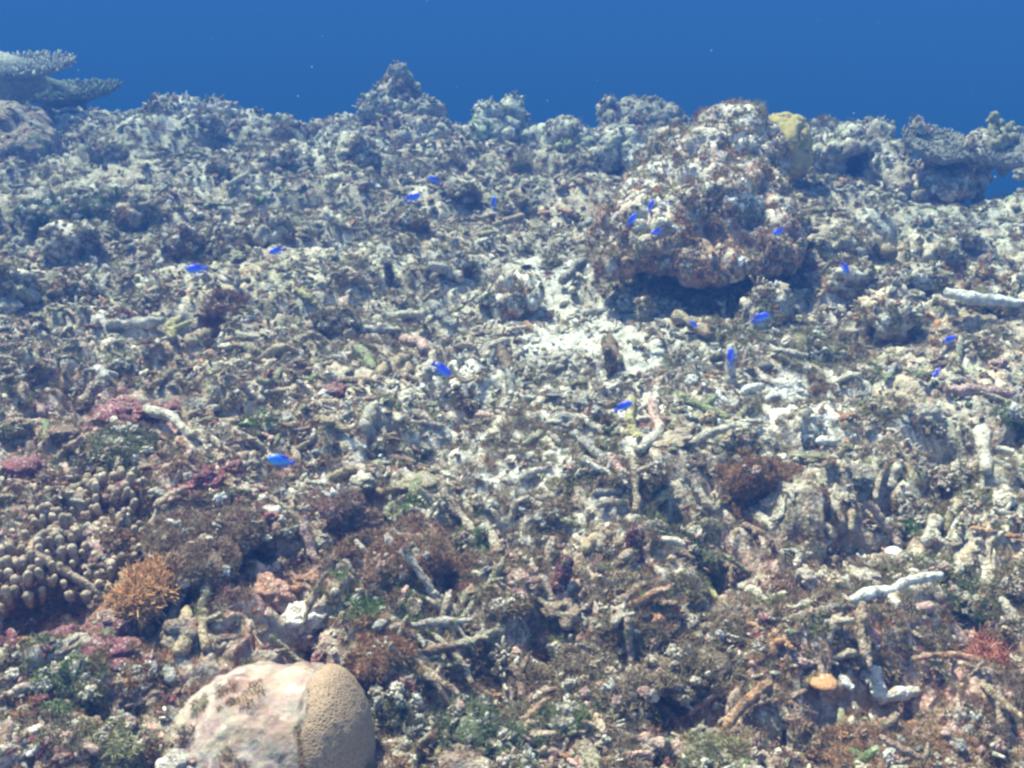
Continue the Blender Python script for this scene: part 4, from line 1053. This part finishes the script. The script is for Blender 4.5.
# ------------------------------------------------------------------ finger coral colony: every finger a part
cc = ground(75, 590); e = empty('finger_coral', cc); tag(e, 'finger coral colony of plump grey-tan fingers at the edge of the lower slope', 'finger coral')
cD = project(cc[None])[2][0]
bl = [(at(60, 560, cD + .08), (.14, .13, .05), None), (at(20, 590, cD), (.10, .10, .05), None), (at(88, 518, cD + .16), (.075, .09, .045), None), (at(90, 588, cD), (.07, .06, .03), None)]
V, Q, N = remesh(bl, .009); V = knobbly(V, N, [(.085, .055), (.03, .012)], 3)
mk('colony_base', V, Q, M_PIECE, np.tile((.10, .065, .045), (len(V), 1)), e)
fuzz_on(V, N, 420, 31, e, cols=((.24, .09, .09), (.22, .14, .09), (.28, .16, .12)), H=.011)
r = np.random.RandomState(5); placed = []; tips = 0
topi = np.where((N[:, 2] > .15))[0]; r.shuffle(topi)
px_, py_, _ = project(V)
for i in topi:
    p = V[i]
    if tips >= 295: break
    if any((p[0] - q[0]) ** 2 + (p[1] - q[1]) ** 2 < .0122 ** 2 for q in placed): continue
    placed.append(p); tips += 1
    d = N[i] * .8 + np.array([0, -.15, .9]) + r.randn(3) * .22; d /= np.linalg.norm(d)
    if vnoise(p[None], .05, 9)[0] < -.62: continue
    L = r.uniform(.016, .036); R = r.uniform(.0048, .0080)
    Vv, Fv = tube([p - d * .01, p + d * L * .45, p + d * L * .8, p + d * L], [R * .85, R, R * 1.06, R * .78], 9, .12, tips)
    tt = np.clip(((Vv - p) @ d) / L, 0, 1)[:, None]
    C = (1 - tt) * np.array([.20, .11, .07]) + tt * np.array([.32, .25, .175]) * r.uniform(.6, 1.4)
    mk('finger', Vv, Fv, M_SMOOTH, np.clip(C, 0, 1), e)

# ------------------------------------------------------------------ brain coral boulder at the front
bc = ground(265, 745); bD = project(bc[None])[2][0]
e = empty('brain_coral_boulder', bc); tag(e, 'big smooth boulder at the front, half pale crusted rock and half living brown brain coral', 'brain coral')
bl = [(at(258, 744, bD + .03), (84 * bD / F, .13, 70 * bD / F), None), (at(220, 752, bD + .03), (66 * bD / F, .12, 52 * bD / F), None), (at(298, 740, bD + .02), (56 * bD / F, .115, 66 * bD / F), None),
      (at(332, 742, bD - .01), (36 * bD / F, .09, 72 * bD / F), rotm((0, 1, 0), -.12)), (at(320, 772, bD - .01), (46 * bD / F, .095, 60 * bD / F), None)]
V, Q, N = remesh(bl, .0042)
qx, qy, _ = project(V)
liv = np.clip((qx - (305 + np.maximum(0, 712 - qy) * .5 + 17 * vnoise(V, .035, 3) + 9 * vnoise(V, .012, 4))) / 5, 0, 1)
lump_ = .008 * fbm(V, .09, 4, 3) - .009 * np.clip(vnoise(V, .04, 31) - .3, 0, 1) - .030 * np.clip(domes(V, .05, 55, .2, .5)[0] - .32, 0, 1) + .0035 * fbm(V, .014, 14, 3) + .004 * (domes(V, .018, 8)[0] - .4)
d_, _ = domes(V, .0085, 20, .5, .8)
V = V + N * ((1 - liv) * lump_ + liv * (.0045 + .005 * fbm(V, .07, 6, 2) - .0014 * (d_ - .4)))[:, None]
w_ = W(pale=.35, pink=.18, grey=.4, tan=.35, brown=.22, red=.05, white=.04); C = patchy(V, np.tile(w_ / w_.sum(), (len(V), 1))) * .64
fl = liv[Q].mean(1) > .5
def part_of(Fq, VV, CC):
    u, inv = np.unique(Fq.ravel(), return_inverse=True); return VV[u], inv.reshape(-1, 4), CC[u]
Va, Qa, Ca = part_of(Q[~fl], V, C); Vb, Qb, _c = part_of(Q[fl], V, C)
mk('crusted_rock', Va, Qa, M_CRUST, np.clip(Ca, 0, 1), e)
sel = (liv < .1) & ((N[:, 2] < .45) | (vnoise(V, .05, 77) > .45)); fuzz_on(V[sel], N[sel], 420, 78, e, H=.0065)
bm_ = bpy.data.materials.new('brain_coral_mat'); bm_.use_nodes = True; nt = bm_.node_tree; b_ = nt.nodes['Principled BSDF']; b_.inputs['Roughness'].default_value = .75
tc = nt.nodes.new('ShaderNodeTexCoord').outputs['Object']
vo = nd(nt, 'ShaderNodeTexVoronoi', Scale=230.0, feature='DISTANCE_TO_EDGE'); nt.links.new(tc, vo.inputs['Vector'])
no = nd(nt, 'ShaderNodeTexNoise', Scale=18.0, Detail=4.0); nt.links.new(tc, no.inputs['Vector'])
cA = mixc(nt, (.21, .135, .08), (.155, .10, .06), no.outputs[0])
nt.links.new(mixc(nt, (.29, .20, .13), cA, ramp(nt, vo.outputs['Distance'], [(.05, 0.0), (.22, 1.0)])), b_.inputs['Base Color'])
bp = nd(nt, 'ShaderNodeBump', Strength=.8, Distance=.003, invert=True); nt.links.new(vo.outputs['Distance'], bp.inputs['Height']); nt.links.new(bp.outputs[0], b_.inputs['Normal'])
mk('living_coral', Vb, Qb, bm_, None, e)

# ------------------------------------------------------------------ rubble bed and turf: what nobody could count
CLEAR = np.concatenate(CLEAR)
def bed(n, seed, r1=6.9):
    r = np.random.RandomState(seed)
    az = np.radians(r.uniform(-32, 32, n)); rr = np.exp(r.uniform(math.log(1.0), math.log(r1), n))
    X, Y = rr * np.sin(az), rr * np.cos(az); P = np.stack([X, Y, height(X, Y)], 1)
    k = P[:, 2] > -.8; P = P[k]; rr = rr[k]
    # leave the big named branches uncovered
    bad = np.zeros(len(P), bool)
    for a in range(0, len(P), 4000):
        d = (P[a:a + 4000, None, 0] - CLEAR[None, :, 0]) ** 2 + (P[a:a + 4000, None, 1] - CLEAR[None, :, 1]) ** 2
        bad[a:a + 4000] = (d < CLEAR[None, :, 2] ** 2).any(1)
    bad |= r.uniform(0, 1, len(P)) < .94 * sandy(P[:, 0], P[:, 1])
    return P[~bad], rr[~bad], r
for kn, n, seed, f in (('kit_stick', 22000, 99, .46), ('kit_chunk', 36000, 98, .80)):
    P, rr, r = bed(n, seed); m = len(P)
    lush = .5 + 1.1 * fbm(P, .45, 205, 3); k = r.uniform(0, 1, m) < np.clip(lush + .25, .2, 1); P, rr = P[k], rr[k]; m = len(P)
    zw = zone_weights(P); cols = pick(zw, r.uniform(0, 1, m)) * r.uniform(.7, 1.3, (m, 1))
    sz = .0028 * np.exp(r.uniform(0, 1.25, m)) * (.72 + .24 * rr) * f * np.where(r.uniform(0, 1, m) < (.16 if kn == 'kit_stick' else .05), 1.9, 1)
    rot = np.stack([r.uniform(-.5, .5, m), r.uniform(-.45, .45, m), r.uniform(0, 6.283, m)], 1)
    if kn == 'kit_chunk': rot[:, :2] *= 2
    P = P + np.array([0, 0, 1.0]) * (sz * r.uniform(-.2, .8, m))[:, None]
    o = scatter('coral_rubble', P, rot, sz, cols, kn, M_INST)
    tag(o, 'small broken sticks of coral strewn over the whole slope' if kn == 'kit_stick' else 'small crumbled lumps of coral rubble covering the whole slope', 'rubble', kind='stuff')
P, rr, r = bed(48000, 97, 6.7); m = len(P)
zw = zone_weights(P); dens = .5 + 1.1 * fbm(P, .35, 55, 3); k = r.uniform(0, 1, m) < np.clip(dens * (.45 + .10 * rr + 2.2 * (zw[:, 4] + zw[:, 5])), 0, 1); P, rr = P[k], rr[k]; m = len(P)
tc_ = np.array([(.26, .25, .12), (.27, .19, .11), (.18, .125, .08), (.34, .20, .10), (.15, .20, .08), (.26, .13, .10)])
cols = (.45 * tc_[r.choice(6, m, p=[.22, .30, .2, .1, .06, .12])] + .55 * pick(zw[k] * np.array([.2, .6, 1, .8, 1.2, 1.5, 1.3, 1, .6, 1.0]) / (zw[k] * np.array([.2, .6, 1, .8, 1.2, 1.5, 1.3, 1, .6, 1.0])).sum(1, keepdims=True), r.uniform(0, 1, m)) * .75) * r.uniform(.7, 1.5, (m, 1))
rot = np.stack([r.uniform(-.4, .4, m), r.uniform(-.4, .4, m), r.uniform(0, 6.283, m)], 1)
P = P + np.array([0, 0, .004]); sz = .0078 * r.uniform(.5, 1.5, m) * (.6 + .24 * rr)
FP = np.concatenate(FUZZ); m2 = len(FP); P = np.concatenate([P, FP]); sz = np.concatenate([sz, r.uniform(.003, .0065, m2) * (.6 + .24 * FP[:, 1])])
cols = np.concatenate([cols, tc_[r.choice(6, m2)] * r.uniform(.8, 1.6, (m2, 1))]); rot = np.concatenate([rot, np.stack([r.uniform(-.6, .6, m2), r.uniform(-.6, .6, m2), r.uniform(0, 6, m2)], 1)])
o = scatter('turf_algae', P, rot, sz, cols, 'kit_turf', M_TURF)
tag(o, 'short brown and olive turf algae growing over the rubble', 'turf algae', kind='stuff')

# ------------------------------------------------------------------ fish
def fish(px, py, Lpx, ang, label, size=.05, mat=None, yaw=20, group='blue damselfish over the reef', name='damselfish', cat='fish', flip=1):
    g = ground(px, py); gD = project(g[None])[2][0]
    D = min(F * size / Lpx, gD * .90)
    if 590 < px < 800 and py < 300: D = min(D, 2.95)
    if 470 < px < 520 and py < 230: D = min(D, 4.2)
    L = Lpx * D / F / max(.45, math.cos(math.radians(yaw)))
    c = at(px, py, D)
    mat = mat or M_FISH
    n, s = 13, 12; t = np.linspace(0, 1, n)
    hgt = L * .19 * np.array([.12, .50, .76, .92, 1, 1, .96, .86, .72, .55, .40, .29, .24]); wid = hgt * np.array([.8, .62, .55, .5, .48, .45, .42, .4, .36, .3, .26, .2, .12])
    V = [];
    for k in range(n):
        x = L * (.5 - t[k] * .82)
        for j in range(s):
            a = 6.2832 * j / s; V.append((x, wid[k] * math.cos(a), hgt[k] * math.sin(a) + L * .012 * math.sin(3 * t[k])))
    Fa = []
    for k in range(n - 1):
        for j in range(s): j2 = (j + 1) % s; Fa.append((k * s + j, k * s + j2, (k + 1) * s + j2)); Fa.append((k * s + j, (k + 1) * s + j2, (k + 1) * s + j))
    V += [(L * .515, 0, 0), (-L * .33, 0, 0)]
    for j in range(s): j2 = (j + 1) % s; Fa.append((n * s, j2, j)); Fa.append((n * s + 1, (n - 1) * s + j, (n - 1) * s + j2))
    e = empty(name, c); tag(e, label, cat, group)
    hd = math.radians(ang); fwd = np.array([math.cos(hd), 0, math.sin(hd)])
    Rz = Matrix.Rotation(math.radians(yaw), 3, 'Z')
    # heading in the picture plane, then turned a little towards or away from the viewer
    if math.cos(hd) < 0: M = Matrix.Rotation(math.pi, 3, 'Z') @ Matrix.Rotation(-(math.pi - hd), 3, 'Y').transposed().transposed()
    M = (Matrix.Rotation(math.pi, 3, 'Z') @ Matrix.Rotation(-(math.pi - hd), 3, 'Y')) if math.cos(hd) < -1e-6 else Matrix.Rotation(-hd, 3, 'Y')
    e.rotation_euler = (Matrix.Rotation(-PITCH * .6, 3, 'X') @ Rz @ M).to_euler()
    def part(nm, V, Fa, m):
        me = bpy.data.meshes.new(nm); me.from_pydata([tuple(map(float, v)) for v in V], [], [tuple(map(int, f)) for f in Fa]); me.materials.append(m)
        for p in me.polygons: p.use_smooth = True
        o = bpy.data.objects.new(nm, me); COL.objects.link(o); o.parent = e; return o
    part('body', V, Fa, mat)
    def fin(nm, out, th=.0012 ):
        k = len(out); V = [(x * L, -th / 2, z * L) for x, z in out] + [(x * L, th / 2, z * L) for x, z in out]
        Fs = [tuple(range(k)), tuple(range(2 * k - 1, k - 1, -1))] + [(j, j + k, (j + 1) % k + k, (j + 1) % k) for j in range(k)]
        return part(nm, V, Fs, M_FIN if mat in (M_FISH, M_FISHN) else mat)
    fin('tail_fin', [(-.30, .045), (-.40, .10), (-.50, .14), (-.455, .05), (-.44, 0), (-.455, -.05), (-.50, -.14), (-.40, -.10), (-.30, -.045)])
    fin('dorsal_fin', [(.22, .165), (.12, .215), (0, .24), (-.12, .225), (-.24, .19), (-.27, .09), (-.1, .13), (.1, .17)])
    fin('anal_fin', [(.0, -.17), (-.10, -.215), (-.22, -.19), (-.26, -.09), (-.1, -.13)])
    fin('pelvic_fin', [(.16, -.17), (.10, -.25), (.06, -.24), (.08, -.16)])
    for sgn in (-1, 1):
        o = fin('pectoral_fin', [(.2, -.02), (.10, .02), (.05, -.03), (.10, -.08)]); o.location = (0, sgn * L * .085, 0); o.rotation_euler = (0, 0, -sgn * .35)
        Vv, Fv = ICO[1]; Vv = Vv * L * .028 + np.array([L * .36, sgn * L * .062, L * .03]); part('eye', Vv, Fv, M_EYE)
    return e
FISH = [(434, 180, 12, 160, 'blue damselfish, upper of the pair hovering below the tall pinnacle', 25), (412, 198, 16, 20, 'blue damselfish, lower of the pair hovering below the tall pinnacle', 15),
 (494, 203, 11, 85, 'blue damselfish swimming nearly upright below the pale crest coral', 30), (277, 251, 14, 190, 'blue damselfish over the pale middle slope, past the brown algae hump', 20),
 (197, 269, 20, 182, 'level blue damselfish in front of the brown algae hump', 10), (441, 369, 22, -36, 'blue damselfish diving among grey branches in the middle', 10),
 (281, 461, 25, 168, 'brightest, nearest blue damselfish, above the pink-tipped bushy coral', 8), (632, 220, 14, 55, 'blue damselfish heading steeply up, leftmost of three over the big boulder', 20),
 (651, 206, 11, 65, 'blue damselfish, highest of three over the big boulder', 30), (657, 232, 12, 195, 'blue damselfish, lowest of three over the big boulder', 20),
 (779, 232, 13, 200, 'blue damselfish at the shaded far side of the big boulder', 20), (845, 268, 14, -58, 'blue damselfish diving beside the round brown ball', 15),
 (693, 324, 10, -30, 'small blue damselfish in front of the dark undercut', 20), (760, 318, 19, 20, 'blue damselfish out in front of the big boulder, swimming upward slightly', 8),
 (731, 357, 17, 88, 'blue damselfish swimming straight up above the pale column', 15), (949, 340, 14, 18, 'blue damselfish below the long pale stick, higher of two', 15),
 (937, 373, 11, 210, 'blue damselfish below the long pale stick, lower and smaller of two', 40), (623, 407, 19, 25, 'blue damselfish in front of dark branches at the centre', 10)]
for px, py, Lp, an, lab, yw in FISH: fish(px, py, Lp * 1.08, an, lab, yaw=yw, mat=M_FISHN if Lp == 25 else None)
fish(528, 268, 15, 172, 'small dark fish swimming over the sand pocket', mat=M_FISHD, group=None, yaw=10)
fish(758, 452, 10, 75, 'tiny dark fish with pale flanks above the rusty-brown bush', mat=M_FISHD, group=None, yaw=20, size=.03)

# ------------------------------------------------------------------ flecks drifting in the water
b = Bag(); r = np.random.RandomState(3)
for k in range(44):
    px, py = r.uniform(0, 1024), r.uniform(0, 768) if k < 20 else r.uniform(0, 130); D = r.uniform(.9, 2.6)
    if py > 130 and D > 1.1: D = r.uniform(.6, 1.1)
    Vv, Fv = ICO[1]; b.add(Vv * r.uniform(.3, .9, (1, 3)) * .0013 + at(px, py, D), Fv, (.6, .6, .6))
o = b.build('drifting_flecks', M_FLECK); tag(o, 'tiny pale flecks drifting in the blue water', 'drifting flecks', kind='stuff')
print('TRIS', sum(len(m.loops) - 2 * len(m.polygons) for m in bpy.data.meshes))
